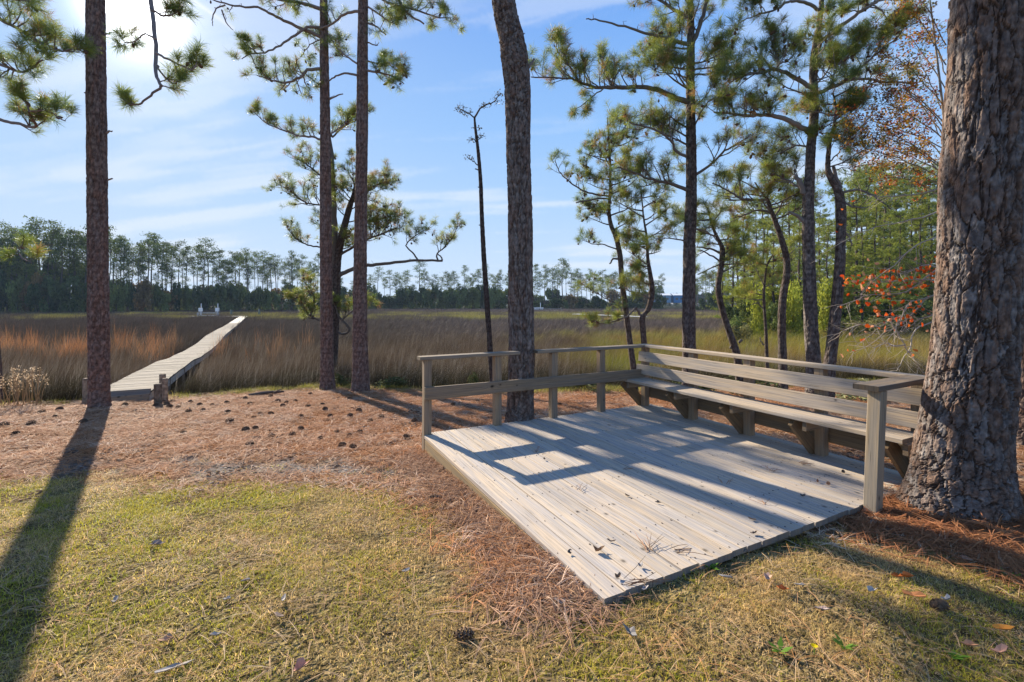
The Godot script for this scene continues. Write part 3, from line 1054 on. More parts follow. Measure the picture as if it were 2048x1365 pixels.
func pine(called: String, label: String, depth: float, trunk: Array, limbs: Array, opt := {}) -> Node3D:
	var pts := []
	var rad := []
	for q in trunk:
		pts.append(at(q[0], q[1], depth + opt.get("tilt", 0.0) * (trunk[0][1] - q[1]) / 700.0))
		rad.append(wide(q[0], q[2], depth))
	var foot: Vector3 = pts[0]
	var gy := ground_y(foot.x, foot.z)
	if foot.y > gy - 0.1:
		pts.push_front(Vector3(foot.x, gy - 0.22, foot.z))
		rad.push_front(rad[0] * opt.get("flare", 1.12))
	var base: Vector3 = Vector3(foot.x, gy, foot.z)
	for i in pts.size(): pts[i] -= base
	var root := thing(called, base, label, "tree", opt.get("group", ""))
	var cp := curve(pts, 5)
	var cr := curve(rad, 5)
	for i in cr.size(): cr[i] = maxf(cr[i], 0.003)
	var a: Color = opt.get("a", Color(0.20, 0.165, 0.145))
	var b: Color = opt.get("b", Color(0.17, 0.11, 0.085))
	var big: float = rad[1]
	part("trunk", trunk_mesh(cp, cr, opt.get("n", clampi(int(big * 400.0), 14, 90)), opt.get("step", clampf(depth * 0.0022, 0.012, 0.03)), opt.get("amp", clampf(big * 0.075, 0.003, 0.014)), opt.get("plate", clampf(big * 0.42, 0.02, 0.075)), a, b, int(absf(foot.x) * 97.0) % 500 + 3), root)
	var c := Crown.new()
	c.tone = opt.get("tone", 0.5)
	c.size = opt.get("tuft", 1.0)
	c.dead = opt.get("dead", 0.08)
	c.cone_share = opt.get("cones", 0.03)
	c.bark = a * 0.75
	for l in limbs:
		c.wood = Buf.new()
		var lp := []
		var m: int = l.p.size()
		var acc := 0.0
		for i in m:
			lp.append(at(l.p[i][0], l.p[i][1], depth + l.get("z0", 0.0) + l.get("dz", 0.0) * i / (m - 1.0)) - base)
		lp = curve(lp, 4)
		for i in range(1, lp.size() - 1): lp[i] += Vector3(rnd(-1, 1), rnd(-1, 1), rnd(-1, 1)) * 0.012
		var lr := []
		for i in lp.size():
			lr.append(maxf(lerpf(l.w[0], l.w[1], float(i) / (lp.size() - 1)) * depth / (2.0 * F), 0.003))
		c.wood.tube(lp, lr, 8, a * rnd(0.7, 0.95))
		if l.get("n", 0) > 0:
			c.sparse = l.get("sparse", 1.0)
			grow(c, lp, lr, l.get("from", 0.3), l.n, l.get("len", 0.6), l.get("up", 0.6))
		for i in l.get("stubs", 0):
			var t := rnd(0.2, 0.95)
			var o: Vector3 = lerp_list(lp, t)
			c.wood.tube([o, o + Vector3(rnd(-0.05, 0.05), rnd(-0.02, 0.09), rnd(-0.05, 0.05)), o + Vector3(rnd(-0.08, 0.08), rnd(0.0, 0.15), rnd(-0.08, 0.08))], [0.008, 0.006, 0.003], 5, c.bark)
		part("branch", c.wood.mesh(M["twig_bark"], true), root)
	c.sparse = 1.0
	for g in opt.get("auto", []):                                 # boughs of the crown: [py from, py to, number, length, up]
		for i in int(g[2]):
			var py := lerpf(g[0], g[1], (i + rng.randf()) / g[2])
			var o := Vector3.INF
			for k in cp.size() - 1:
				var y0: float = 605.0 + (EYE - base.y - cp[k].y) * F / depth
				var y1: float = 605.0 + (EYE - base.y - cp[k + 1].y) * F / depth
				if (y0 - py) * (y1 - py) <= 0.0: o = cp[k]
			if o == Vector3.INF: continue
			var az := rng.randf() * TAU
			var lim: float = g[3] * rnd(0.6, 1.1)
			var d := Vector3(cos(az), rnd(0.0, 0.5) * g[4], sin(az) * 0.9)
			var lp := [o]
			for s in 5:
				d = (d + Vector3(rnd(-0.2, 0.2), rnd(-0.12, 0.16) + 0.1 * g[4], rnd(-0.2, 0.2))).normalized()
				lp.append(lp[s] + d * lim / 5.0)
			var lr := []
			for s in 6: lr.append(lerpf(0.012 + 0.010 * lim, 0.005, s / 5.0))
			c.wood = Buf.new()
			c.wood.tube(lp, lr, 6, a * rnd(0.65, 0.9))
			grow(c, lp, lr, 0.25, 3 + int(lim * 4.0), 0.28 + 0.26 * lim, g[4])
			part("branch", c.wood.mesh(M["twig_bark"], true), root)
	if c.xf.size():
		scatter("needles", tuft_mesh, c.xf, c.cols, root)
	if c.cones.size():
		var white := PackedColorArray()
		white.resize(c.cones.size())
		white.fill(Color.WHITE)
		scatter("cones", cone_bud_mesh, c.cones, white, root)
	return root


func build_near_trees() -> void:
	var red_a := Color(0.30, 0.23, 0.20)
	var red_b := Color(0.27, 0.165, 0.125)
	pine("pine_tree", "tall straight pine trunk in front of the boardwalk, its shadow across the lawn", 8.13, [[199, 822, 52], [198, 790, 47], [197, 700, 46], [196, 560, 45], [194, 400, 44], [192, 200, 43], [190, 0, 41], [189, -120, 39], [188, -300, 36]], [
		{"p": [[195, -60], [250, -60], [292, -30], [304, 30], [311, 90], [312, 145], [323, 172]], "w": [10, 4], "dz": -1.9, "from": 0.93, "n": 2, "len": 0.25, "up": 0.2},
		{"p": [[321, 172], [300, 192], [275, 208], [258, 207], [240, 194]], "w": [4, 1.5], "z0": -1.9, "from": 0.55, "n": 4, "len": 0.2, "up": 0.5},
		{"p": [[311, 78], [290, 68], [268, 82], [248, 86]], "w": [3, 1.5], "z0": -1.6, "from": 0.5, "n": 4, "len": 0.22, "up": 0.5},
		{"p": [[312, 105], [335, 118], [362, 130], [385, 140], [393, 124]], "w": [4, 1.5], "z0": -1.7, "from": 0.3, "n": 8, "len": 0.3, "up": 0.8},
		{"p": [[313, 130], [325, 150], [345, 166], [358, 160]], "w": [3, 1.5], "z0": -1.8, "from": 0.4, "n": 3, "len": 0.2, "up": 0.5},
		{"p": [[300, 15], [325, 32], [345, 28], [365, 12]], "w": [4, 1.5], "z0": -1.5, "from": 0.2, "n": 7, "len": 0.3, "up": 0.5},
		{"p": [[211, 68], [222, 66]], "w": [4, 2]}, {"p": [[212, 265], [224, 262]], "w": [5, 2]}, {"p": [[214, 360], [225, 358]], "w": [4, 2]}, {"p": [[178, 190], [168, 186]], "w": [4, 2]},
	], {"a": red_a, "b": red_b, "tone": 0.45, "flare": 1.25, "plate": 0.066, "amp": 0.014, "n": 84, "step": 0.016})
	pine("pine_tree", "pine leaning in from the left edge with bushy needle boughs above the marsh", 8.8, [[-14, 800, 40], [-15, 720, 36], [-30, 550, 34], [-50, 350, 33], [-65, 150, 32], [-75, -50, 30]], [
		{"p": [[-60, 20], [-20, 28], [20, 50], [60, 72], [100, 100], [143, 99]], "w": [8, 2], "dz": -2.3, "from": 0.3, "n": 26, "len": 0.42, "up": 0.8},
		{"p": [[-60, 110], [0, 128], [30, 140], [50, 142], [85, 120]], "w": [7, 2], "dz": -2.3, "from": 0.3, "n": 16, "len": 0.4, "up": 0.7},
		{"p": [[-60, 230], [0, 240], [30, 246], [70, 255], [63, 236], [58, 224], [95, 222], [130, 242]], "w": [7, 1.5], "dz": -2.3, "from": 0.3, "n": 18, "len": 0.32, "up": 0.7},
		{"p": [[58, 224], [52, 205], [36, 178]], "w": [3, 1.5], "z0": -2.0, "from": 0.3, "n": 5, "len": 0.22, "up": 0.8},
		{"p": [[-45, 480], [0, 498], [25, 497], [40, 512], [62, 526]], "w": [5, 1.5], "dz": -1.5, "from": 0.45, "n": 5, "len": 0.3, "up": 0.7},
		{"p": [[-70, -30], [-10, -8], [30, -2], [60, 2]], "w": [6, 1.5], "dz": -2.3, "from": 0.4, "n": 10, "len": 0.35, "up": 0.2},
	], {"a": red_a * 0.8, "b": red_b * 0.8, "tone": 0.4})
	pine("pine_tree", "left one of the twin pine trunks standing close together at the straw edge", 10.8, [[655, 784, 36], [654, 740, 28], [653, 650, 26], [652, 550, 25], [651, 400, 24], [650, 250, 21], [648, 100, 18], [647, 0, 16], [646, -120, 15], [645, -200, 13]], [
		{"p": [[645, 75], [610, 60], [575, 45], [545, 30], [515, 14], [480, 13], [440, 5], [415, -6]], "w": [7, 2], "dz": -0.6, "from": 0.75, "n": 4, "len": 0.4, "up": 0.2, "sparse": 0.35, "stubs": 3},
		{"p": [[450, 10], [432, 18], [424, 40], [425, 52]], "w": [3, 1.2], "z0": -0.5, "stubs": 2}, {"p": [[443, 20], [452, 45], [466, 60]], "w": [3, 1.2], "z0": -0.5, "stubs": 2},
		{"p": [[645, 55], [615, 55], [590, 70], [560, 90], [530, 105], [500, 108], [484, 118]], "w": [6, 1.5], "dz": -0.8, "from": 0.62, "n": 7, "len": 0.32, "up": 0.9, "stubs": 3},
		{"p": [[500, 108], [508, 125], [514, 142]], "w": [2.5, 1.2], "z0": -0.7}, {"p": [[515, 107], [500, 95], [485, 84]], "w": [3, 1.2], "z0": -0.7, "from": 0.3, "n": 5, "len": 0.25, "up": 0.8},
		{"p": [[646, 138], [615, 140], [600, 155], [570, 165], [540, 160], [513, 150]], "w": [7, 1.5], "dz": -0.6, "from": 0.2, "n": 22, "len": 0.55, "up": 0.7},
		{"p": [[605, 150], [612, 170], [622, 182]], "w": [3, 1.2], "z0": -0.1, "from": 0.4, "n": 3, "len": 0.3, "up": 0.3},
		{"p": [[645, 20], [610, 8], [570, 2], [545, -5]], "w": [8, 3], "dz": -0.6, "from": 0.2, "n": 14, "len": 0.5, "up": 0.3},
		{"p": [[655, 90], [640, 80], [620, 90], [605, 110]], "w": [3, 1.5], "dz": 0.5, "from": 0.2, "n": 9, "len": 0.5, "up": 0.6},
		{"p": [[657, 200], [672, 192], [686, 188]], "w": [4, 2], "stubs": 1},
		{"p": [[648, 285], [630, 275], [600, 272], [560, 258], [530, 245], [506, 222]], "w": [5, 1.2], "dz": -0.2, "from": 0.2, "n": 18, "len": 0.42, "up": 0.8},
		{"p": [[652, 275], [670, 262], [690, 248], [712, 238]], "w": [4, 1.2], "dz": 0.3, "from": 0.2, "n": 10, "len": 0.42, "up": 0.7},
	], {"a": red_a, "b": red_b, "tone": 0.55, "cones": 0.05, "plate": 0.058, "amp": 0.012, "flare": 1.3})
	pine("pine_tree", "right one of the twin pine trunks, thicker, shadow running towards the deck", 10.2, [[721, 798, 44], [721, 760, 36], [720, 680, 31], [720, 560, 28], [722, 400, 25], [724, 250, 24], [725, 100, 22], [726, 0, 20], [727, -120, 19], [728, -220, 16]], [
		{"p": [[722, 22], [695, 26], [670, 42], [650, 55], [630, 58]], "w": [6, 3], "dz": 0.6, "from": 0.3, "n": 6, "len": 0.45, "up": 0.6},
		{"p": [[718, 152], [695, 147], [672, 152], [658, 162]], "w": [5, 2.5], "dz": 0.5},
		{"p": [[718, 130], [690, 110], [670, 90], [655, 65]], "w": [4, 2], "dz": 0.6, "from": 0.2, "n": 12, "len": 0.5, "up": 0.5},
		{"p": [[730, 140], [760, 146], [785, 152], [808, 168]], "w": [5, 1.5], "dz": -0.4, "from": 0.15, "n": 16, "len": 0.45, "up": 0.8},
		{"p": [[730, 120], [755, 128], [775, 126], [800, 150]], "w": [3, 1.5], "dz": 0.3, "from": 0.3, "n": 7, "len": 0.35, "up": 0.6},
		{"p": [[730, -25], [775, 5], [825, 18], [870, 34], [903, 36]], "w": [6, 1.5], "dz": -0.5, "from": 0.2, "n": 20, "len": 0.5, "up": 0.4},
		{"p": [[795, -5], [808, 18], [825, 33], [848, 48]], "w": [5, 3], "z0": -0.3, "stubs": 3},
		{"p": [[731, 10], [760, 30], [780, 40], [800, 25]], "w": [4, 1.5], "dz": -0.3, "from": 0.1, "n": 14, "len": 0.5, "up": 0.5},
		{"p": [[733, 45], [755, 55], [772, 70]], "w": [4, 2], "stubs": 2}, {"p": [[735, 85], [748, 90], [756, 90]], "w": [3, 1.5], "stubs": 2},
	], {"a": red_a, "b": red_b, "tone": 0.5, "cones": 0.05, "plate": 0.06, "amp": 0.012, "flare": 1.3})
	pine("pine_tree", "thick pine trunk growing through the deck railing with a bend near the top", 6.12, [[1040, 856, 64], [1040, 825, 56], [1042, 770, 53], [1043, 700, 52], [1042, 600, 50], [1041, 500, 49], [1040, 400, 48], [1037, 300, 48], [1036, 220, 50], [1034, 160, 52], [1030, 120, 54], [1024, 80, 52], [1014, 40, 49], [1007, 0, 47], [1003, -60, 46], [1000, -200, 43]], [
		{"p": [[1050, 140], [1060, 130], [1069, 117]], "w": [9, 4]}, {"p": [[1044, 80], [1050, 66]], "w": [3, 1.5]},
	], {"a": Color(0.29, 0.255, 0.23), "b": Color(0.22, 0.155, 0.125), "n": 130, "step": 0.0115, "amp": 0.019, "plate": 0.062, "flare": 1.15})
	pine("dying_sapling", "thin nearly bare trunk, forked at the top, left of the railing trunk", 10.3, [[986, 782, 13], [980, 700, 12], [975, 620, 11], [968, 520, 10], [964, 440, 9], [961, 360, 8], [956, 300, 7], [951, 260, 5.5], [949, 236, 4]], [
		{"p": [[949, 238], [958, 220], [970, 210], [986, 204], [1002, 187]], "w": [4, 1.5], "stubs": 4}, {"p": [[950, 236], [940, 229], [926, 222], [917, 215]], "w": [3, 1.2], "stubs": 4},
		{"p": [[957, 332], [946, 322], [934, 315]], "w": [2.5, 1.2], "stubs": 3}, {"p": [[953, 285], [946, 278], [938, 282]], "w": [2, 1], "stubs": 2}, {"p": [[962, 340], [950, 338]], "w": [3, 2]}, {"p": [[955, 282], [963, 274]], "w": [2, 1], "stubs": 2}, {"p": [[966, 452], [958, 450]], "w": [3, 2]}, {"p": [[963, 376], [956, 374]], "w": [3, 2]},
	], {"a": Color(0.13, 0.11, 0.10), "b": Color(0.10, 0.075, 0.06), "n": 16})
	var sap := get_node("dying_sapling")
	var xf := []
	var cc := PackedColorArray()
	for q in [[990, 200, 12, 8], [1000, 190, 8, 6], [965, 212, 8, 5], [925, 222, 9, 9], [935, 228, 7, 7], [917, 217, 5, 4], [955, 262, 7, 4], [940, 282, 6, 5], [936, 316, 6, 5], [962, 276, 5, 4]]:
		for i in int(q[3]):
			xf.append(Transform3D(Basis(Vector3(rnd(-1, 1), 1, rnd(-1, 1)).normalized(), rnd(0, 6)).scaled(Vector3.ONE * rnd(0.8, 1.3)), at(q[0] + rnd(-1, 1) * q[2], q[1] + rnd(-1, 1) * q[2] * 0.6, 10.3 + rnd(-0.1, 0.1)) - sap.position))
			cc.append(Color(0.07, 0.06, 0.035))
	scatter("leaves", small_leaf_mesh, xf, cc, sap)

	var grey_a := Color(0.24, 0.21, 0.19)
	var grey_b := Color(0.19, 0.14, 0.115)
	pine("pine_tree", "tall dark pine behind the bench corner with a long bough reaching left", 9.6, [[1380, 790, 36], [1379, 720, 29], [1378, 650, 27], [1379, 500, 25], [1382, 420, 24], [1383, 340, 22], [1382, 260, 20], [1381, 160, 18], [1382, 60, 15], [1381, 0, 12], [1380, -90, 9]], [
		{"p": [[1378, 206], [1345, 192], [1310, 178], [1280, 174], [1245, 174], [1200, 176], [1170, 169], [1150, 160], [1120, 155], [1062, 154]], "w": [11, 2], "dz": -0.6, "from": 0.28, "n": 34, "len": 0.68, "up": 0.95},
		{"p": [[1230, 175], [1222, 165], [1210, 140], [1195, 120]], "w": [5, 2], "z0": -0.3, "from": 0.1, "n": 10, "len": 0.5, "up": 0.9},
		{"p": [[1160, 165], [1140, 135], [1120, 110], [1108, 90]], "w": [4, 1.5], "z0": -0.5, "from": 0.1, "n": 13, "len": 0.5, "up": 0.9},
		{"p": [[1207, 177], [1178, 200], [1148, 222]], "w": [3, 1.2], "z0": -0.4, "from": 0.2, "n": 8, "len": 0.28, "up": 0.1},
		{"p": [[1380, 90], [1345, 80], [1330, 75], [1290, 66], [1250, 54], [1200, 41], [1172, 38]], "w": [8, 2], "dz": -0.4, "stubs": 6},
		{"p": [[1380, 88], [1350, 82], [1330, 78], [1305, 70]], "w": [4, 2], "dz": -0.3, "from": 0.1, "n": 10, "len": 0.6, "up": 0.5},
		{"p": [[1382, 40], [1350, 20], [1320, 0], [1290, -18]], "w": [8, 4], "dz": 0.3, "from": 0.1, "n": 12, "len": 0.6, "up": 0.3},
		{"p": [[1385, 90], [1400, 50], [1412, 10], [1418, -20]], "w": [9, 6], "dz": -0.2, "from": 0.1, "n": 8, "len": 0.5, "up": 0.3},
		{"p": [[1378, 180], [1360, 155], [1345, 130], [1335, 105]], "w": [4, 1], "dz": -0.5, "from": 0.3, "n": 10, "len": 0.6, "up": 0.6},
		{"p": [[1375, 155], [1350, 148], [1320, 145], [1300, 135]], "w": [3, 1], "dz": -0.6, "from": 0.3, "n": 9, "len": 0.5, "up": 0.6},
		{"p": [[1388, 128], [1420, 118], [1450, 100]], "w": [4, 1.2], "dz": -0.3, "from": 0.2, "n": 12, "len": 0.5, "up": 0.5},
		{"p": [[1390, 150], [1420, 146], [1455, 136]], "w": [4, 1.2], "dz": 0.4, "from": 0.2, "n": 12, "len": 0.5, "up": 0.5},
		{"p": [[1376, 315], [1350, 300], [1345, 285], [1325, 268], [1290, 252], [1262, 246], [1254, 238]], "w": [6, 2], "dz": -0.5, "from": 0.15, "n": 9, "len": 0.75, "up": 0.5, "sparse": 0.9, "stubs": 2},
		{"p": [[1376, 290], [1350, 278], [1320, 262], [1300, 240]], "w": [4, 1], "dz": 0.5, "from": 0.1, "n": 12, "len": 0.7, "up": 0.5},
		{"p": [[1378, 382], [1350, 370], [1320, 363], [1290, 355], [1260, 342], [1236, 334]], "w": [8, 2], "dz": -0.5, "from": 0.2, "n": 22, "len": 0.6, "up": 0.7},
		{"p": [[1390, 350], [1420, 330], [1450, 302], [1475, 288], [1502, 268]], "w": [6, 2], "dz": -0.3, "from": 0.25, "n": 12, "len": 0.6, "up": 0.7},
		{"p": [[1378, 484], [1345, 477], [1310, 478]], "w": [4, 1], "dz": -0.3, "from": 0.3, "n": 5, "len": 0.6, "up": 0.4},
		{"p": [[1390, 457], [1420, 468], [1440, 490]], "w": [4, 1.5], "dz": 0.2, "from": 0.3, "n": 4, "len": 0.5, "up": 0.3},
		{"p": [[1390, 250], [1405, 220], [1425, 197], [1440, 206]], "w": [4, 1], "dz": -0.3, "from": 0.3, "n": 6, "len": 0.5, "up": 0.3},
	], {"a": grey_a * 0.9, "b": grey_b * 0.85, "tone": 0.55, "dead": 0.14, "auto": [[320, -40, 17, 1.05, 0.6]], "n": 64, "step": 0.018})
	pine("pine_tree", "grey pine with pale arching limbs behind the middle of the bench", 8.8, [[1629, 800, 42], [1628, 770, 35], [1627, 720, 32], [1622, 640, 29], [1619, 550, 27], [1617, 460, 25], [1617, 400, 24], [1620, 350, 21], [1622, 300, 20], [1628, 240, 20], [1629, 200, 18], [1627, 150, 17], [1629, 110, 16], [1637, 60, 13], [1644, 0, 11], [1648, -80, 9]], [
		{"p": [[1637, 20], [1615, 6], [1590, 1], [1575, 4], [1555, 18], [1520, 28], [1495, 38], [1466, 55]], "w": [7, 1.5], "dz": -0.4, "from": 0.5, "n": 15, "len": 0.5, "up": 0.6},
		{"p": [[1622, 174], [1590, 155], [1565, 143], [1545, 138], [1525, 146], [1500, 149], [1470, 160], [1442, 182]], "w": [9, 2], "dz": -0.4, "from": 0.35, "n": 22, "len": 0.6, "up": 0.6},
		{"p": [[1553, 138], [1560, 127], [1575, 122], [1592, 106]], "w": [4, 1.5], "z0": -0.2, "from": 0.2, "n": 8, "len": 0.5, "up": 0.8},
		{"p": [[1556, 132], [1552, 105], [1540, 75]], "w": [4, 1.5], "z0": -0.2, "from": 0.1, "n": 10, "len": 0.45, "up": 0.8},
		{"p": [[1622, 268], [1595, 250], [1560, 235], [1530, 230], [1500, 232], [1465, 228], [1428, 224]], "w": [11, 3], "dz": -0.3, "from": 0.35, "n": 24, "len": 0.6, "up": 0.6},
		{"p": [[1633, 187], [1665, 175], [1690, 164], [1715, 158], [1740, 159], [1770, 164], [1815, 166]], "w": [9, 3], "dz": -0.2, "from": 0.35, "n": 9, "len": 0.45, "up": 0.9},
		{"p": [[1680, 168], [1710, 145], [1740, 120], [1770, 95], [1800, 70], [1810, 50], [1809, 32]], "w": [5, 1.2], "z0": -0.1, "from": 0.2, "n": 20, "len": 0.5, "up": 0.7},
		{"p": [[1660, 176], [1672, 140], [1690, 110], [1705, 88]], "w": [4, 1.2], "z0": -0.2, "dz": -0.2, "from": 0.1, "n": 18, "len": 0.5, "up": 0.7},
		{"p": [[1632, 170], [1650, 150], [1665, 125], [1672, 100]], "w": [4, 1.2], "dz": 0.3, "from": 0.1, "n": 16, "len": 0.45, "up": 0.7},
		{"p": [[1630, 95], [1665, 65], [1700, 38], [1735, 15], [1765, -6]], "w": [8, 6], "dz": -0.3, "from": 0.6, "n": 6, "len": 0.5, "up": 0.3},
		{"p": [[1735, 15], [1715, 22], [1690, 20], [1668, 18]], "w": [3, 1], "z0": -0.3, "from": 0.2, "n": 8, "len": 0.35, "up": 0.5},
		{"p": [[1745, 10], [1770, 30], [1778, 55], [1752, 60]], "w": [3, 1], "z0": -0.3, "from": 0.2, "n": 9, "len": 0.35, "up": 0.4},
		{"p": [[1640, 60], [1652, 50], [1661, 42]], "w": [6, 4]},
		{"p": [[1612, 382], [1590, 370], [1570, 357], [1545, 345]], "w": [6, 2], "dz": 0.5, "from": 0.25, "n": 10, "len": 0.6, "up": 0.6},
		{"p": [[1610, 388], [1600, 365], [1590, 350]], "w": [11, 7]}, {"p": [[1612, 445], [1592, 430], [1578, 424]], "w": [9, 4]},
		{"p": [[1626, 300], [1600, 290], [1575, 300], [1550, 310], [1520, 325]], "w": [4, 1.5], "dz": 0.8, "from": 0.15, "n": 18, "len": 0.6, "up": 0.6},
	], {"a": Color(0.27, 0.24, 0.22), "b": Color(0.20, 0.165, 0.145), "tone": 0.65, "cones": 0.14, "tuft": 1.05, "n": 64, "step": 0.018, "auto": [[270, 60, 8, 0.9, 0.6]]})
	pine("pine_tree", "crooked pine right of the grey pine, broken fork halfway up its trunk", 8.4, [[1655, 790, 32], [1660, 730, 26], [1668, 660, 25], [1678, 560, 23], [1682, 480, 21], [1683, 440, 22], [1682, 410, 21], [1676, 380, 19], [1662, 355, 16], [1656, 335, 12], [1658, 300, 10], [1660, 280, 10], [1668, 255, 8], [1672, 215, 5], [1666, 185, 3]], [
		{"p": [[1682, 378], [1671, 355], [1668, 334]], "w": [10, 6]},
		{"p": [[1684, 385], [1715, 380], [1745, 390], [1765, 405], [1784, 418]], "w": [5, 2], "dz": -0.2, "from": 0.3, "n": 5, "len": 0.35, "sparse": 0.1, "stubs": 5},
		{"p": [[1686, 400], [1705, 413], [1735, 416]], "w": [5, 2], "dz": -0.2, "from": 0.3, "n": 4, "len": 0.4, "sparse": 0.1, "stubs": 3},
		{"p": [[1684, 460], [1698, 474], [1703, 492]], "w": [4, 3], "stubs": 2}, {"p": [[1660, 323], [1678, 306], [1690, 290]], "w": [3, 1.5], "from": 0.4, "n": 4, "len": 0.3, "up": 0.5},
		{"p": [[1672, 340], [1690, 335], [1715, 345], [1722, 330]], "w": [2, 1], "from": 0.1, "n": 5, "len": 0.35, "sparse": 0.05},
		{"p": [[1672, 250], [1690, 235], [1705, 222], [1712, 200]], "w": [3, 1], "from": 0.2, "n": 10, "len": 0.4, "up": 0.7},
	], {"a": grey_a * 0.95, "b": grey_b * 0.85, "tone": 0.4, "n": 52, "step": 0.018, "auto": [[330, 180, 9, 0.55, 0.5]]})
	pine("crooked_pine", "slim pine with an S-shaped trunk, first right of the tall dark pine", 10.0, [[1480, 770, 18], [1476, 720, 17], [1468, 690, 16], [1452, 645, 14], [1440, 600, 13], [1437, 570, 12], [1443, 530, 12], [1445, 500, 11], [1440, 485, 9], [1430, 465, 7], [1422, 440, 5], [1415, 415, 3]], [
		{"p": [[1444, 507], [1420, 498], [1393, 494]], "w": [5, 3], "dz": 0.4, "from": 0.4, "n": 3, "len": 0.4}, {"p": [[1443, 525], [1420, 510], [1400, 500]], "w": [4, 2]}, {"p": [[1440, 528], [1412, 543], [1395, 549]], "w": [3, 1.5], "from": 0.4, "n": 3, "len": 0.4},
		{"p": [[1478, 685], [1484, 680]], "w": [6, 5]}, {"p": [[1468, 690], [1461, 696]], "w": [6, 5]},
	], {"a": grey_a * 0.8, "b": grey_b * 0.8, "tone": 0.45, "auto": [[545, 405, 12, 0.75, 0.5]]})
	pine("crooked_pine", "slim dark pine left of the grey pine, crown spreading to the left", 9.7, [[1567, 790, 22], [1566, 740, 19], [1564, 640, 17], [1567, 590, 16], [1574, 545, 15], [1572, 510, 14], [1562, 475, 13], [1550, 440, 11], [1540, 415, 9], [1536, 400, 8], [1528, 390, 5], [1510, 365, 3]], [
		{"p": [[1538, 400], [1505, 400], [1480, 396], [1455, 380], [1425, 367]], "w": [6, 2], "dz": -0.3, "from": 0.2, "n": 15, "len": 0.65, "up": 0.7},
		{"p": [[1544, 428], [1520, 420], [1490, 430], [1465, 437]], "w": [5, 2], "dz": 0.3, "from": 0.4, "n": 7, "len": 0.5, "up": 0.5},
		{"p": [[1550, 435], [1565, 405], [1577, 370], [1582, 335]], "w": [4, 1.5], "dz": 0.3, "from": 0.2, "n": 9, "len": 0.6, "up": 0.7},
		{"p": [[1535, 398], [1545, 365], [1540, 335], [1520, 310]], "w": [4, 1.5], "dz": -0.3, "from": 0.2, "n": 12, "len": 0.65, "up": 0.7},
		{"p": [[1574, 515], [1590, 500], [1600, 490]], "w": [2, 1], "from": 0.3, "n": 3, "len": 0.4},
	], {"a": grey_a * 0.85, "b": grey_b * 0.85, "tone": 0.55, "dead": 0.2, "auto": [[440, 370, 7, 0.8, 0.7]]})
	pine("crooked_pine", "slim pine leaning left just past the bench corner with an airy crown", 10.4, [[1270, 790, 15], [1268, 745, 13], [1262, 700, 12], [1250, 610, 12], [1244, 560, 11], [1240, 510, 11], [1232, 475, 10], [1222, 450, 9], [1218, 420, 7], [1220, 390, 6], [1221, 340, 5], [1219, 300, 4], [1217, 270, 3], [1215, 235, 2]], [
		{"p": [[1218, 393], [1185, 388], [1160, 378], [1135, 360], [1118, 343], [1110, 322]], "w": [4, 1.5], "dz": -0.2, "from": 0.3, "n": 10, "len": 0.45, "up": 0.7, "sparse": 0.8},
		{"p": [[1218, 398], [1190, 398], [1152, 406]], "w": [4, 3]}, {"p": [[1242, 522], [1230, 517], [1219, 528]], "w": [5, 3]},
		{"p": [[1247, 610], [1220, 602], [1195, 588], [1172, 572]], "w": [3, 1], "from": 0.3, "n": 8, "len": 0.45, "up": 0.6},
		{"p": [[1236, 500], [1210, 490], [1185, 488], [1165, 480]], "w": [3, 1], "from": 0.4, "n": 6, "len": 0.4, "up": 0.4},
	], {"a": grey_a * 0.85, "b": grey_b * 0.8, "tone": 0.45, "tuft": 0.85, "cones": 0.1, "auto": [[460, 250, 24, 0.75, 0.5]]})
	pine("crooked_pine", "small forked pine by the bench corner with a bright low bough to the left", 10.2, [[1290, 790, 14], [1289, 700, 12], [1286, 660, 12], [1285, 635, 13], [1296, 620, 12], [1302, 600, 11], [1304, 575, 11], [1300, 545, 9], [1296, 520, 7], [1295, 500, 6], [1293, 470, 5], [1288, 440, 4], [1285, 410, 3], [1282, 380, 2]], [
		{"p": [[1284, 636], [1275, 620], [1270, 617], [1262, 628], [1245, 638], [1220, 645], [1200, 648], [1178, 640]], "w": [5, 1.5], "dz": -0.3, "from": 0.5, "n": 12, "len": 0.42, "up": 0.9},
		{"p": [[1302, 600], [1290, 592], [1270, 588], [1248, 575]], "w": [4, 1.5], "dz": -0.2, "from": 0.2, "n": 13, "len": 0.45, "up": 0.7},
		{"p": [[1300, 570], [1280, 560], [1262, 540]], "w": [3, 1.5], "dz": 0.2, "from": 0.2, "n": 8, "len": 0.45, "up": 0.7},
	], {"a": grey_a * 0.9, "b": grey_b * 0.85, "tone": 0.7, "tuft": 0.9, "auto": [[550, 390, 15, 0.7, 0.6]]})
	pine("crooked_pine", "thinnest crooked pine stem, between the two slim dark pines behind the bench", 11.0, [[1537, 780, 9], [1534, 715, 8], [1532, 660, 7], [1528, 600, 6], [1530, 560, 5], [1535, 530, 4], [1547, 508, 3]], [
		{"p": [[1529, 620], [1515, 607], [1505, 610]], "w": [3, 1.5], "stubs": 3}, {"p": [[1528, 690], [1522, 683], [1521, 675]], "w": [3, 2]}, {"p": [[1529, 575], [1515, 545], [1500, 528]], "w": [2, 1], "stubs": 4, "from": 0.5, "n": 3, "len": 0.4},
	], {"a": grey_a * 0.8, "b": grey_b * 0.8, "tone": 0.8, "auto": [[600, 515, 6, 0.5, 0.5]]})
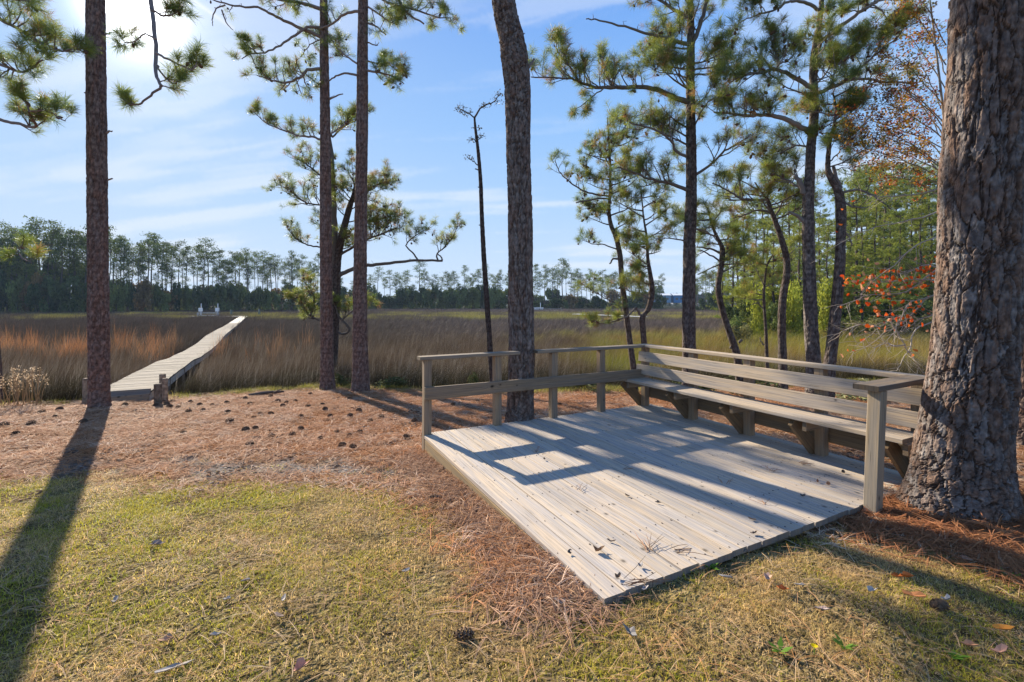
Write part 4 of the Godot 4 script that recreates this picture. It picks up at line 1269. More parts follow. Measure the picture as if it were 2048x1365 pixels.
	pine("marsh_pine", "spreading pine behind the twin trunks with a long bare limb to the right", 14.0, [[662, 790, 27], [664, 700, 24], [668, 640, 22], [671, 560, 21], [674, 520, 18], [684, 470, 16], [692, 440, 14], [700, 410, 12], [708, 385, 8], [712, 355, 5]], [
		{"p": [[670, 530], [667, 450], [666, 390], [665, 340], [662, 295], [656, 262]], "w": [17, 4], "dz": 0.3, "from": 0.4, "n": 12, "len": 0.6, "up": 0.5},
		{"p": [[672, 556], [690, 545], [715, 535], [735, 531], [760, 529], [800, 524], [840, 521], [885, 522]], "w": [9, 4], "dz": -0.4, "stubs": 3},
		{"p": [[836, 521], [825, 505], [812, 492], [820, 480], [840, 465], [862, 455]], "w": [3.5, 1.2], "z0": -0.35, "from": 0.45, "n": 10, "len": 0.5, "up": 0.6, "sparse": 0.9},
		{"p": [[876, 521], [874, 508], [888, 495], [905, 475], [915, 452]], "w": [3.5, 1.2], "z0": -0.4, "from": 0.3, "n": 14, "len": 0.5, "up": 0.6, "sparse": 0.9}, {"p": [[885, 521], [880, 512], [874, 508]], "w": [3, 2], "z0": -0.4},
		{"p": [[676, 512], [700, 498], [730, 480], [760, 470], [795, 455]], "w": [6, 2], "dz": -0.2, "from": 0.3, "n": 30, "len": 0.75, "up": 0.6},
		{"p": [[690, 470], [720, 450], [755, 440], [805, 430]], "w": [5, 1.5], "dz": 0.4, "from": 0.3, "n": 30, "len": 0.75, "up": 0.4},
		{"p": [[670, 500], [640, 495], [615, 490], [595, 480], [578, 462]], "w": [4, 1.5], "dz": -0.2, "from": 0.4, "n": 12, "len": 0.55, "up": 0.8},
		{"p": [[668, 405], [630, 410], [600, 398], [572, 372]], "w": [4, 1.5], "dz": -0.3, "from": 0.2, "n": 18, "len": 0.75, "up": 0.6},
		{"p": [[666, 370], [640, 350], [615, 330], [595, 318]], "w": [4, 1.5], "dz": 0.3, "from": 0.2, "n": 16, "len": 0.7, "up": 0.6},
		{"p": [[664, 275], [690, 252], [714, 240], [735, 225]], "w": [4, 1.2], "dz": 0.2, "from": 0.2, "n": 16, "len": 0.5, "up": 0.6},
		{"p": [[700, 410], [725, 390], [752, 370], [778, 365]], "w": [4, 1.2], "dz": 0.1, "from": 0.1, "n": 34, "len": 0.7, "up": 0.6},
		{"p": [[666, 660], [640, 642], [620, 632], [605, 612], [585, 598]], "w": [4, 1.5], "dz": -0.2, "from": 0.3, "n": 20, "len": 0.5, "up": 0.8},
		{"p": [[620, 632], [628, 600], [618, 575], [605, 562]], "w": [3, 1.2], "z0": -0.15, "from": 0.1, "n": 13, "len": 0.45, "up": 0.6},
		{"p": [[670, 655], [680, 668], [694, 666], [697, 655], [684, 640], [676, 632]], "w": [5, 4], "dz": -0.2},
		{"p": [[684, 640], [705, 622], [725, 612], [742, 610]], "w": [3, 1.2], "z0": -0.2, "from": 0.0, "n": 16, "len": 0.42, "up": 0.7}, {"p": [[676, 632], [672, 618], [665, 605]], "w": [3, 1.2], "z0": -0.2, "from": 0.2, "n": 6, "len": 0.4, "up": 0.5},
	], {"a": Color(0.15, 0.125, 0.11), "b": Color(0.12, 0.085, 0.07), "tone": 0.62, "dead": 0.16, "cones": 0.12, "auto": [[520, 360, 12, 1.0, 0.6]], "n": 40, "step": 0.025})
	var big := pine("pine_tree", "massive furrowed pine trunk at the right beside the deck, largest of all", 3.4, [[1914, 1040, 285], [1915, 1010, 252], [1920, 960, 222], [1925, 900, 204], [1936, 800, 194], [1948, 700, 184], [1955, 560, 180], [1960, 450, 180], [1968, 300, 180], [1978, 150, 178], [1984, 0, 178], [1990, -120, 176], [1998, -300, 172]], [], {"a": Color(0.255, 0.23, 0.218), "b": Color(0.21, 0.14, 0.105), "n": 340, "step": 0.0064, "amp": 0.021, "plate": 0.068, "flare": 1.06})
	pine("pine_tree", "pine trunk half hidden at the right edge behind the massive trunk", 5.0, [[2052, 910, 84], [2054, 860, 68], [2058, 750, 60], [2062, 560, 56], [2066, 300, 54], [2070, 0, 50], [2072, -100, 48]], [], {"a": Color(0.24, 0.19, 0.165), "b": Color(0.20, 0.13, 0.10), "n": 70, "step": 0.02})


# ---------------------------------------------------------------- the two leafy small trees beside the big trunk

func twig_spray(b: Buf, ends: Array, p: Array, r: Array, n: int, len: float, col: Color, drop := 0.0) -> void:
	for i in n:
		var t := lerpf(0.2, 1.0, (i + rng.randf()) / n)
		var o: Vector3 = lerp_list(p, t)
		var ahead: Vector3 = lerp_list(p, minf(t + 0.05, 1.0))
		var d: Vector3 = (ahead - o).normalized() if ahead.distance_to(o) > 0.0005 else Vector3.LEFT
		d = (d * 0.7 + d.cross(Vector3(rnd(-1, 1), rnd(-1, 1), rnd(-1, 1))).normalized() * 0.7).normalized()
		var q := [o]
		var l := len * rnd(0.5, 1.1)
		for s in 4:
			d = (d + Vector3(rnd(-0.3, 0.3), rnd(-0.3, 0.3) - drop, rnd(-0.3, 0.3))).normalized()
			q.append(q[s] + d * l / 4.0)
			ends.append(q[s + 1])
		b.tube(q, [minf(0.6 * lerp_list(r, t), 0.004), 0.0028, 0.0024, 0.002, 0.0015], 4, col * rnd(0.8, 1.2), false)


func leaf_mesh(k: int, col: Color) -> ArrayMesh:                            # a lobed leaf about 6 cm long, slightly folded
	var b := Buf.new()
	var out := [Vector2(0, 0), Vector2(0.018, 0.006), Vector2(0.026, 0.024), Vector2(0.017, 0.034), Vector2(0.020, 0.05), Vector2(0.008, 0.052), Vector2(0.0, 0.064)]
	if k == 1: out = [Vector2(0, 0), Vector2(0.014, 0.012), Vector2(0.02, 0.03), Vector2(0.016, 0.046), Vector2(0.0, 0.062)]
	for s in [-1.0, 1.0]:
		for i in range(1, out.size() - 1):
			var p: Vector2 = out[i]
			var q: Vector2 = out[i + 1]
			b.tri(Vector3(0, 0, 0), Vector3(p.x * s, p.y, p.x * 0.45), Vector3(q.x * s, q.y, q.x * 0.45 - q.y * 0.12), col)
	return b.mesh(M["leaf"])


func build_twiggy_trees() -> void:
	var wood := Color(0.34, 0.29, 0.24)
	var base := at(1905, 850, 5.9)
	base.y = ground_y(base.x, base.z)
	var o := thing("orange_leaved_sapling", base, "bare branched sapling with bright orange leaves reaching out left of the massive trunk", "small tree")
	var stem := Buf.new()
	var sp := [Vector3(0, -0.1, 0), Vector3(0.02, 0.8, 0), at(1893, 600, 5.95) - base, at(1900, 420, 6.0) - base, at(1898, 200, 6.0) - base]
	stem.tube(curve(sp, 4), [0.035, 0.034, 0.033, 0.032, 0.03, 0.03, 0.029, 0.028, 0.027, 0.026, 0.025, 0.024, 0.022, 0.02, 0.018, 0.016, 0.012], 8, wood)
	part("trunk", stem.mesh(M["twig_bark"], true), o)
	var limbs := [
		[[1893, 560], [1868, 590], [1840, 600], [1822, 605], [1805, 630], [1785, 640], [1760, 655], [1735, 675], [1712, 692]],
		[[1822, 605], [1810, 622], [1795, 650], [1790, 672]], [[1890, 640], [1850, 650], [1828, 665], [1824, 690], [1815, 705], [1800, 730], [1793, 742]],
		[[1778, 638], [1795, 665], [1815, 700], [1830, 722], [1848, 750]], [[1890, 580], [1850, 600], [1822, 632], [1800, 650], [1770, 665], [1740, 690], [1700, 706]],
		[[1893, 530], [1865, 545], [1815, 583], [1770, 588], [1740, 590], [1700, 605], [1675, 614]], [[1893, 470], [1860, 480], [1820, 500], [1790, 530], [1750, 560], [1722, 590]],
		[[1898, 410], [1860, 430], [1810, 442], [1750, 455], [1700, 476], [1645, 508]], [[1898, 370], [1850, 385], [1800, 392], [1760, 393], [1715, 388]], [[1893, 620], [1860, 632], [1835, 640], [1800, 655]],
		[[1893, 560], [1850, 560], [1810, 560], [1770, 565], [1735, 558]], [[1893, 540], [1855, 530], [1830, 540], [1800, 548]], [[1760, 655], [1730, 650], [1700, 655], [1680, 668]], [[1810, 690], [1790, 692], [1770, 688], [1745, 696]],
	]
	var ends := []
	for l in limbs:
		var b := Buf.new()
		var p := []
		var dz := rnd(-0.35, 0.35)
		for i in l.size(): p.append(at(l[i][0], l[i][1], 5.95 + dz * i / l.size()) - base)
		p = curve(p, 3)
		var r := []
		for i in p.size():
			r.append(lerpf(0.0105, 0.0028, float(i) / p.size()))
			if i > 0 and i < p.size() - 1: p[i] += Vector3(rnd(-1, 1), rnd(-1, 1), rnd(-1, 1)) * 0.008
		b.tube(p, r, 5, wood * rnd(0.9, 1.2))
		twig_spray(b, ends, p, r, 16, 0.3, wood * 1.1)
		part("branch", b.mesh(M["twig_bark"], true), o)
	var leaves := []
	for col in [Color(0.74, 0.14, 0.02), Color(0.76, 0.20, 0.03), Color(0.60, 0.085, 0.015), Color(0.72, 0.36, 0.2)]:
		leaves.append_array([leaf_mesh(0, col), leaf_mesh(1, col)])
	var spots := []
	for g in [[1740, 565, 50, 28, 42], [1842, 562, 36, 30, 44], [1790, 602, 62, 28, 30], [1785, 645, 62, 26, 20], [1790, 560, 60, 20, 22], [1820, 630, 50, 40, 20], [1860, 540, 14, 25, 8]]:
		for i in int(g[4]): spots.append([g[0] + rng.randfn(0, 0.55) * g[2], g[1] + rng.randfn(0, 0.55) * g[3]])
	spots.append_array([[1700, 672], [1722, 684], [1732, 678], [1698, 704], [1705, 702], [1686, 716], [1760, 626], [1758, 632], [1826, 708], [1836, 704], [1824, 714], [1688, 566], [1682, 618], [1775, 545], [1801, 546], [1850, 512], [1861, 528], [1682, 418], [1677, 448], [1671, 462], [1710, 402], [1752, 386], [1792, 362], [1788, 372], [1780, 366], [1800, 345], [1832, 352], [1842, 366], [1765, 295], [1872, 284], [1868, 340], [1852, 330]])
	for q in spots:
		var m := part("leaf", leaves[rng.randi() % 8], o)
		var s := rnd(0.6, 1.05)
		var p := at(q[0], q[1], 5.9 + rnd(-0.3, 0.3)) - base
		m.transform = Transform3D(Basis(Vector3(rnd(-1, 1), rnd(-1, 1), rnd(-1, 1)).normalized(), rnd(0, 6.2)).scaled(Vector3.ONE * s), p)

	base = at(1925, 800, 8.6)
	base.y = ground_y(base.x, base.z)
	var y := thing("yellow_leaved_tree", base, "twiggy tree with sparse small yellow and rust leaves high beside the massive trunk", "small tree")
	var yb := Buf.new()
	var trunk_p := curve([Vector3(0, -0.1, 0), at(1915, 500, 8.6) - base, at(1890, 250, 8.6) - base, at(1868, 60, 8.6) - base, at(1850, -80, 8.6) - base], 4)
	var trunk_r := []
	for i in trunk_p.size(): trunk_r.append(lerpf(0.035, 0.006, float(i) / trunk_p.size()))
	yb.tube(trunk_p, trunk_r, 8, wood * 0.7)
	part("trunk", yb.mesh(M["twig_bark"], true), y)
	ends = []
	for e in [[1700, 262, 340], [1690, 240, 300], [1722, 292, 350], [1735, 205, 280], [1748, 155, 250], [1762, 112, 220], [1782, 62, 180], [1802, 22, 130], [1815, -12, 90], [1752, 322, 380], [1775, 352, 400], [1702, 300, 360], [1822, 122, 240], [1850, 62, 150], [1790, 250, 320], [1760, 270, 340], [1800, 190, 280], [1810, 300, 360], [1840, 220, 300], [1780, 175, 260]]:
		var b := Buf.new()
		var dz := rnd(-0.9, 0.7)
		var x0 := 1893.0
		var p := curve([at(x0, e[2], 8.6) - base, at(lerpf(x0, e[0], 0.4), lerpf(e[2], e[1], 0.6), 8.6 + dz * 0.4) - base, at(lerpf(x0, e[0], 0.75), lerpf(e[2], e[1], 0.95), 8.6 + dz * 0.8) - base, at(e[0], e[1] + 4, 8.6 + dz) - base], 4)
		var r := []
		for i in p.size():
			r.append(lerpf(0.011, 0.003, float(i) / p.size()))
			if i > 0: p[i] += Vector3(rnd(-1, 1), rnd(-1, 1), rnd(-1, 1)) * 0.015
		b.tube(p, r, 5, wood * rnd(0.5, 0.8))
		twig_spray(b, ends, p, r, 24, 0.55, wood * 0.6)
		part("branch", b.mesh(M["twig_bark"], true), y)
	var xf := []
	var cc := PackedColorArray()
	for q in ends:
		if rng.randf() < 0.3: continue
		var high: float = q.y + base.y
		xf.append(Transform3D(Basis(Vector3(rnd(-1, 1), rnd(-1, 1), rnd(-1, 1)).normalized(), rnd(0, 6.2)).scaled(Vector3.ONE * rnd(0.8, 1.5)), q))
		var k := rng.randf()
		cc.append(Color(0.50, 0.27, 0.03) if k < 0.42 else (Color(0.42, 0.11, 0.03) if k < 0.6 else (Color(0.13, 0.05, 0.03) if k < 0.85 else Color(0.2, 0.2, 0.04))))
	scatter("leaves", small_leaf_mesh, xf, cc, y)


# ---------------------------------------------------------------- the pine wood on the right

func wood_pine(sd: int, tone: float, slim: float) -> Node3D:    # 14 m tall, standing at the origin, not yet in the scene
	rng.seed = sd
	var o := Node3D.new()
	var b := Buf.new()
	var p := [Vector3(0, -0.6, 0)]
	var r := [0.17]
	for i in 8:
		p.append(Vector3(rnd(-0.1, 0.1), 14.0 * (i + 1) / 8.0, rnd(-0.1, 0.1)))
		r.append(lerpf(0.165, 0.025, (i + 1) / 8.0))
	p = curve(p, 3)
	r = curve(r, 3)
	b.tube(p, r, 9, Color(0.13, 0.105, 0.09))
	part("trunk", b.mesh(M["bark"], true), o)
	var c := Crown.new()
	c.wood = Buf.new()
	var xf := []
	var cc := PackedColorArray()
	for i in 46:
		var t := rnd(0.28, 1.0)
		if rng.randf() < 0.25: t = rnd(0.12, 0.5)
		var q: Vector3 = lerp_list(p, t)
		var az := rng.randf() * TAU
		var len := slim * (2.5 - 1.9 * t) * rnd(0.5, 1.1) + 0.35
		var d := Vector3(cos(az), rnd(-0.1, 0.35), sin(az))
		var lp := [q]
		for s in 4:
			d = (d + Vector3(rnd(-0.2, 0.2), rnd(-0.1, 0.18), rnd(-0.2, 0.2))).normalized()
			lp.append(lp[s] + d * len / 4.0)
		c.wood.tube(lp, [0.035, 0.03, 0.024, 0.016, 0.01], 5, Color(0.12, 0.095, 0.08), false)
		var k := 8 + int(len * 9.0)
		for j in k:
			var g: Vector3 = lerp_list(lp, rnd(0.3, 1.0)) + Vector3(rnd(-0.4, 0.4), rnd(-0.08, 0.35), rnd(-0.4, 0.4))
			var u := (d + Vector3(rnd(-0.8, 0.8), rnd(0.0, 0.9), rnd(-0.8, 0.8))).normalized()
			var x := u.cross(Vector3(rnd(-1, 1), rnd(-1, 1), rnd(-1, 1))).normalized()
			var s := rnd(0.75, 1.35)
			xf.append(Transform3D(Basis(x * s, u * s, x.cross(u) * s), g))
			cc.append(Color(0.15, 0.21, 0.045).lerp(Color(0.36, 0.38, 0.06), clampf(tone + rnd(-0.5, 0.4), 0.0, 1.0)) * rnd(0.75, 1.2))
	part("boughs", c.wood.mesh(M["twig_bark"], true), o).set_meta("kind", "stuff")
	scatter("needles", tuft_far_mesh, xf, cc, o)
	return o


func foliage_blob(sd: int, n: int, tri_size: float, tone: Color) -> ArrayMesh:      # a bush about 1 m across and 1 m high
	var r := RandomNumberGenerator.new()
	r.seed = sd
	var b := Buf.new()
	var lobes := []
	for i in 9:
		lobes.append([Vector3(r.randf_range(-0.32, 0.32), r.randf_range(0.15, 0.78), r.randf_range(-0.32, 0.32)), r.randf_range(0.14, 0.3), r.randf_range(0.7, 1.35)])
	for i in n:
		var l = lobes[r.randi() % 9]
		var d := Vector3(r.randfn(), r.randfn(), r.randfn()).normalized()
		var p: Vector3 = l[0] + d * l[1] * pow(r.randf(), 0.35)
		p.y = maxf(p.y, 0.01)
		var x := Vector3(r.randfn(), r.randfn(), r.randfn()).normalized() * tri_size
		var y := x.cross(d + Vector3(r.randfn(), r.randfn(), r.randfn()) * 0.5).normalized() * tri_size
		var k: float = l[2] * r.randf_range(0.7, 1.3)
		b.tri(p - x * 0.5, p + x * 0.5, p + y, tone * k)
	return b.mesh(M["foliage"])


func build_right_wood() -> void:
	var protos := []
	for i in 5: protos.append(wood_pine(300 + i, [0.45, 0.6, 0.35, 0.75, 0.55][i], [1.0, 0.85, 1.15, 0.9, 1.0][i]))
	rng.seed = 61
	var list := [[1446, 42, 505], [1466, 36, 440], [1488, 46, 405], [1508, 38, 500], [1526, 46, 385], [1547, 40, 430], [1580, 46, 362], [1600, 36, 410], [1612, 52, 372], [1640, 40, 420], [1656, 33, 445], [1690, 46, 380], [1702, 52, 342], [1713, 36, 352], [1735, 46, 337], [1752, 38, 400], [1762, 54, 332], [1771, 42, 346], [1790, 48, 331], [1801, 33, 425], [1824, 44, 361], [1832, 54, 330], [1843, 35, 382], [1861, 40, 346], [1877, 46, 331], [1896, 34, 392], [1918, 40, 342], [1936, 45, 330], [1958, 37, 345], [1985, 42, 330], [2012, 36, 340], [2040, 41, 330], [1476, 56, 430], [1512, 58, 410], [1536, 60, 400], [1566, 56, 395], [1590, 60, 385], [1628, 58, 370], [1672, 60, 365], [1722, 62, 345], [1748, 60, 345], [1782, 64, 340], [1812, 62, 338], [1852, 64, 336], [1682, 30, 500], [1725, 29, 470], [1780, 30, 450]]
	list.sort_custom(func(a, b): return a[0] < b[0])
	var made := {}
	var front := list.filter(func(a): return a[1] < 45)
	var back := list.filter(func(a): return a[1] >= 45)
	for i in list.size():
		var q = list[i]
		var k := i % 5
		var p := at(q[0], 605, q[1])
		p.y = ground_y(p.x, p.z)
		var high: float = EYE + (605.0 - q[2]) / F * q[1] - p.y
		var label := "green pine standing %s of the right wood, %s" % (["at the front", nth(front.find(q), front.size())] if q[1] < 45 else ["deeper at the back", nth(back.find(q), back.size())])
		var o: Node3D
		if made.has(k):
			o = copy(protos[k], "wood_pine", label)
		else:
			o = protos[k]
			o.name = numbered("wood_pine")
			add_child(o)
			tag(o, label, "tree", "pines of the wood at the right")
			made[k] = true
		o.position = p
		o.rotation.y = rnd(0, TAU)
		var s := high / 14.0
		o.scale = Vector3(s * rnd(0.9, 1.15), s, s * rnd(0.9, 1.15))
	var shrubs := [[1462, 33, 40, 605, 0], [1492, 30, 55, 598, 1], [1520, 27, 36, 565, 2], [1545, 31, 50, 600, 1], [1480, 24, 40, 640, 3], [1600, 34, 60, 610, 0], [1585, 28, 40, 560, 2], [1640, 36, 60, 600, 1], [1690, 34, 70, 590, 0], [1730, 31, 80, 598, 1], [1770, 35, 80, 585, 0], [1812, 31, 80, 592, 1], [1850, 34, 90, 580, 0], [1900, 31, 90, 590, 1], [1660, 30, 44, 555, 2], [1705, 40, 90, 560, 2], [1790, 42, 90, 550, 2], [1560, 42, 80, 570, 2], [1500, 42, 80, 560, 2], [1745, 27, 60, 625, 3], [1690, 27, 50, 632, 3], [1830, 28, 60, 622, 3]]
	var looks := [Color(0.07, 0.095, 0.035), Color(0.12, 0.15, 0.045), Color(0.34, 0.36, 0.05), Color(0.20, 0.185, 0.07)]
	var words_ := ["dark green round shrub", "mid green bushy shrub", "bright yellow green bush", "low olive and tan bush"]
	var meshes := []
	for k in 4: meshes.append(foliage_blob(500 + k, 2200, 0.055, looks[k]))
	shrubs.sort_custom(func(a, b): return a[0] < b[0])
	for i in shrubs.size():
		var q = shrubs[i]
		var p := at(q[0], 605, q[1])
		p.y = ground_y(p.x, p.z) - 0.1
		var high: float = EYE + (605.0 - q[3]) / F * q[1] - p.y
		var o := top("shrub", meshes[q[4]], p, "%s below the right wood, %s along its foot" % [words_[q[4]], nth(i, shrubs.size())], "shrub", "shrubs at the foot of the right wood")
		var w: float = q[2] / F * q[1]
		o.scale = Vector3(w * 1.3, high, w * 1.3)
		o.rotation.y = rnd(0, TAU)


# ---------------------------------------------------------------- the far shores

func far_pine(sd: int) -> Node3D:                               # 16 m tall with a high crown
	var r := RandomNumberGenerator.new()
	r.seed = sd
	var o := Node3D.new()
	var b := Buf.new()
	var bend := r.randf_range(-0.4, 0.4)
	var p := []
	for i in 7: p.append(Vector3(bend * sin(i * 0.7), 16.0 * i / 6.0 - (0.5 if i == 0 else 0.0), 0.2 * sin(i * 1.3 + sd)))
	b.tube(p, [0.19, 0.17, 0.155, 0.135, 0.11, 0.075, 0.03], 6, Color(0.12, 0.10, 0.09))
	var f := Buf.new()
	var low := r.randf_range(0.48, 0.66)
	var n := 15 + r.randi() % 8
	for i in n:
		var t := lerpf(low, 1.0, pow((i + r.randf()) / n, 0.8))
		var crown := sin(clampf((t - low) / (1.0 - low) * 0.82 + 0.16, 0.0, 1.0) * PI)
		var az := r.randf() * TAU
		var q: Vector3 = lerp_list(p, t)
		var reach := (0.4 + 2.3 * crown) * r.randf_range(0.35, 1.05)
		if i < 4 and r.randf() < 0.6: reach *= 0.6
		var e := q + Vector3(cos(az) * reach, r.randf_range(0.1, 0.6), sin(az) * reach)
		b.tube([q, (q + e) * 0.5 - Vector3(0, 0.1, 0), e], [0.05, 0.035, 0.015], 3, Color(0.10, 0.085, 0.075), false)
		var k0 := r.randf_range(0.65, 1.3)
		for j in 62:
			var d := Vector3(r.randfn() * 0.62, r.randfn() * 0.24, r.randfn() * 0.62)
			var g := e + d
			var x := Vector3(r.randfn(), r.randfn() * 0.6, r.randfn()).normalized() * r.randf_range(0.18, 0.34)
			var y := x.cross(Vector3(r.randfn(), r.randfn(), r.randfn())).normalized() * r.randf_range(0.18, 0.34)
			f.tri(g - x * 0.5, g + x * 0.5, g + y, Color(0.075, 0.115, 0.035).lerp(Color(0.19, 0.225, 0.05), r.randf()) * k0 * r.randf_range(0.75, 1.2))
	part("trunk", b.mesh(M["twig_bark"], true), o)
	part("crown", f.mesh(M["foliage"]), o).set_meta("kind", "stuff")
	return o


func build_far_shore() -> void:
	rng.seed = 62
	var protos := []
	for i in 9: protos.append(far_pine(700 + i * 13))
	var made := {}
	var reaches := [                                              # px from, to, depth from, to, top from, to, spread of tops, number, where
		[-110.0, 190.0, 96.0, 104.0, 466.0, 468.0, 14.0, 30, "in the dense bank left of the boardwalk trunk"],
		[194.0, 420.0, 102.0, 120.0, 474.0, 500.0, 13.0, 23, "on the far shore just right of the boardwalk trunk"],
		[424.0, 640.0, 120.0, 136.0, 500.0, 528.0, 13.0, 25, "on the far shore just left of the twin trunks"],
		[644.0, 775.0, 150.0, 160.0, 552.0, 552.0, 16.0, 12, "on the far shore seen past the twin trunks"],
		[776.0, 1036.0, 148.0, 152.0, 546.0, 549.0, 13.0, 28, "on the far shore between twin trunks and railing trunk"],
		[1042.0, 1330.0, 148.0, 150.0, 543.0, 552.0, 12.0, 34, "on the far shore right of the railing trunk"],
		[1386.0, 1452.0, 125.0, 120.0, 552.0, 545.0, 12.0, 9, "on the far point just right of the tall dark pine"],
	]
	for s in reaches:
		var trees := []
		for i in int(s[7]):
			var t: float = (i + rnd(0.1, 0.9)) / s[7]
			trees.append([lerpf(s[0], s[1], t), lerpf(s[2], s[3], t) + rnd(-3.0, 9.0), lerpf(s[4], s[5], t) + rnd(-1.0, 1.0) * absf(rnd(0.2, 2.4)) * s[6]])
		for i in int(s[7] * 0.4):                                # younger, lower trees among them
			var t: float = (i + rnd(0.1, 0.9)) / (s[7] * 0.4)
			var tp := lerpf(s[4], s[5], t)
			trees.append([lerpf(s[0], s[1], t), lerpf(s[2], s[3], t) - rnd(0.0, 4.0), tp + (612.0 - tp) * rnd(0.25, 0.55)])
		trees.sort_custom(func(a, b): return a[0] < b[0])
		for i in trees.size():
			var q = trees[i]
			var k := rng.randi() % 9
			var p := at(q[0], 605, q[1])
			p.y = -0.85
			var label := "pine %s, %s" % [s[8], nth(i, trees.size())]
			var o: Node3D
			if made.has(k):
				o = copy(protos[k], "far_pine", label)
				o.set_meta("group", "pines " + s[8])
			else:
				o = protos[k]
				o.name = numbered("far_pine")
				add_child(o)
				tag(o, label, "tree", "pines " + s[8])
				made[k] = true
			o.position = p
			o.rotation.y = rnd(0, TAU)
			var high: float = (EYE + (605.0 - q[2]) / F * q[1] - p.y) / 16.0
			var fat := rnd(0.6, 1.0)
			o.scale = Vector3(high * fat, high, high * fat)
	var meshes := []
	for k in 4: meshes.append(foliage_blob(540 + k, 1300, 0.085, [Color(0.07, 0.10, 0.04), Color(0.095, 0.125, 0.045), Color(0.15, 0.18, 0.055), Color(0.22, 0.15, 0.06)][k]))
	var looks := ["dark", "dense green", "paler green", "rusty brown"]
	var rows := [
		[-120.0, 195.0, 92.0, 97.0, 545.0, 560.0, 21, "under the dense bank at far left"], [-120.0, 195.0, 104.0, 108.0, 500.0, 505.0, 14, "filling the dense bank at far left"],
		[198.0, 650.0, 99.0, 132.0, 566.0, 582.0, 34, "under the far pines beyond the boardwalk"], [198.0, 650.0, 112.0, 146.0, 562.0, 577.0, 20, "behind the far pines beyond the boardwalk"],
		[655.0, 1045.0, 145.0, 147.0, 583.0, 579.0, 30, "under the far pines past the twin trunks"], [655.0, 1045.0, 158.0, 160.0, 579.0, 573.0, 16, "behind the far pines past the twin trunks"],
		[1050.0, 1330.0, 145.0, 145.0, 595.0, 598.0, 22, "under the far pines right of the railing trunk"], [1050.0, 1300.0, 175.0, 175.0, 588.0, 590.0, 10, "behind the far pines right of the railing trunk"],
		[1390.0, 1455.0, 118.0, 112.0, 602.0, 595.0, 7, "on the far point right of the tall dark pine"], [1310.0, 1460.0, 300.0, 300.0, 577.0, 574.0, 14, "in the distance behind the blue building"],
	]
	for s in rows:
		for i in int(s[6]):
			var t: float = (i + rnd(0.2, 0.8)) / s[6]
			var d: float = lerpf(s[2], s[3], t) + rnd(-1.5, 1.5)
			var px: float = lerpf(s[0], s[1], t)
			var p := at(px, 605, d)
			p.y = -0.95
			var k := rng.randi() % 3
			if rng.randf() < 0.05: k = 3
			var o := top("far_shrub", meshes[k], p, "%s growth %s, %s" % [looks[k], s[7], nth(i, int(s[6]))], "shrub", "bushes " + s[7])
			var high: float = EYE + (605.0 - (lerpf(s[4], s[5], t) + rnd(-16.0, 16.0))) / F * d - p.y
			var w: float = (s[1] - s[0]) / s[6] / F * d * rnd(1.5, 2.3)
			o.scale = Vector3(w, high, w)
			o.rotation.y = rnd(0, TAU)


# ---------------------------------------------------------------- docks and other far things

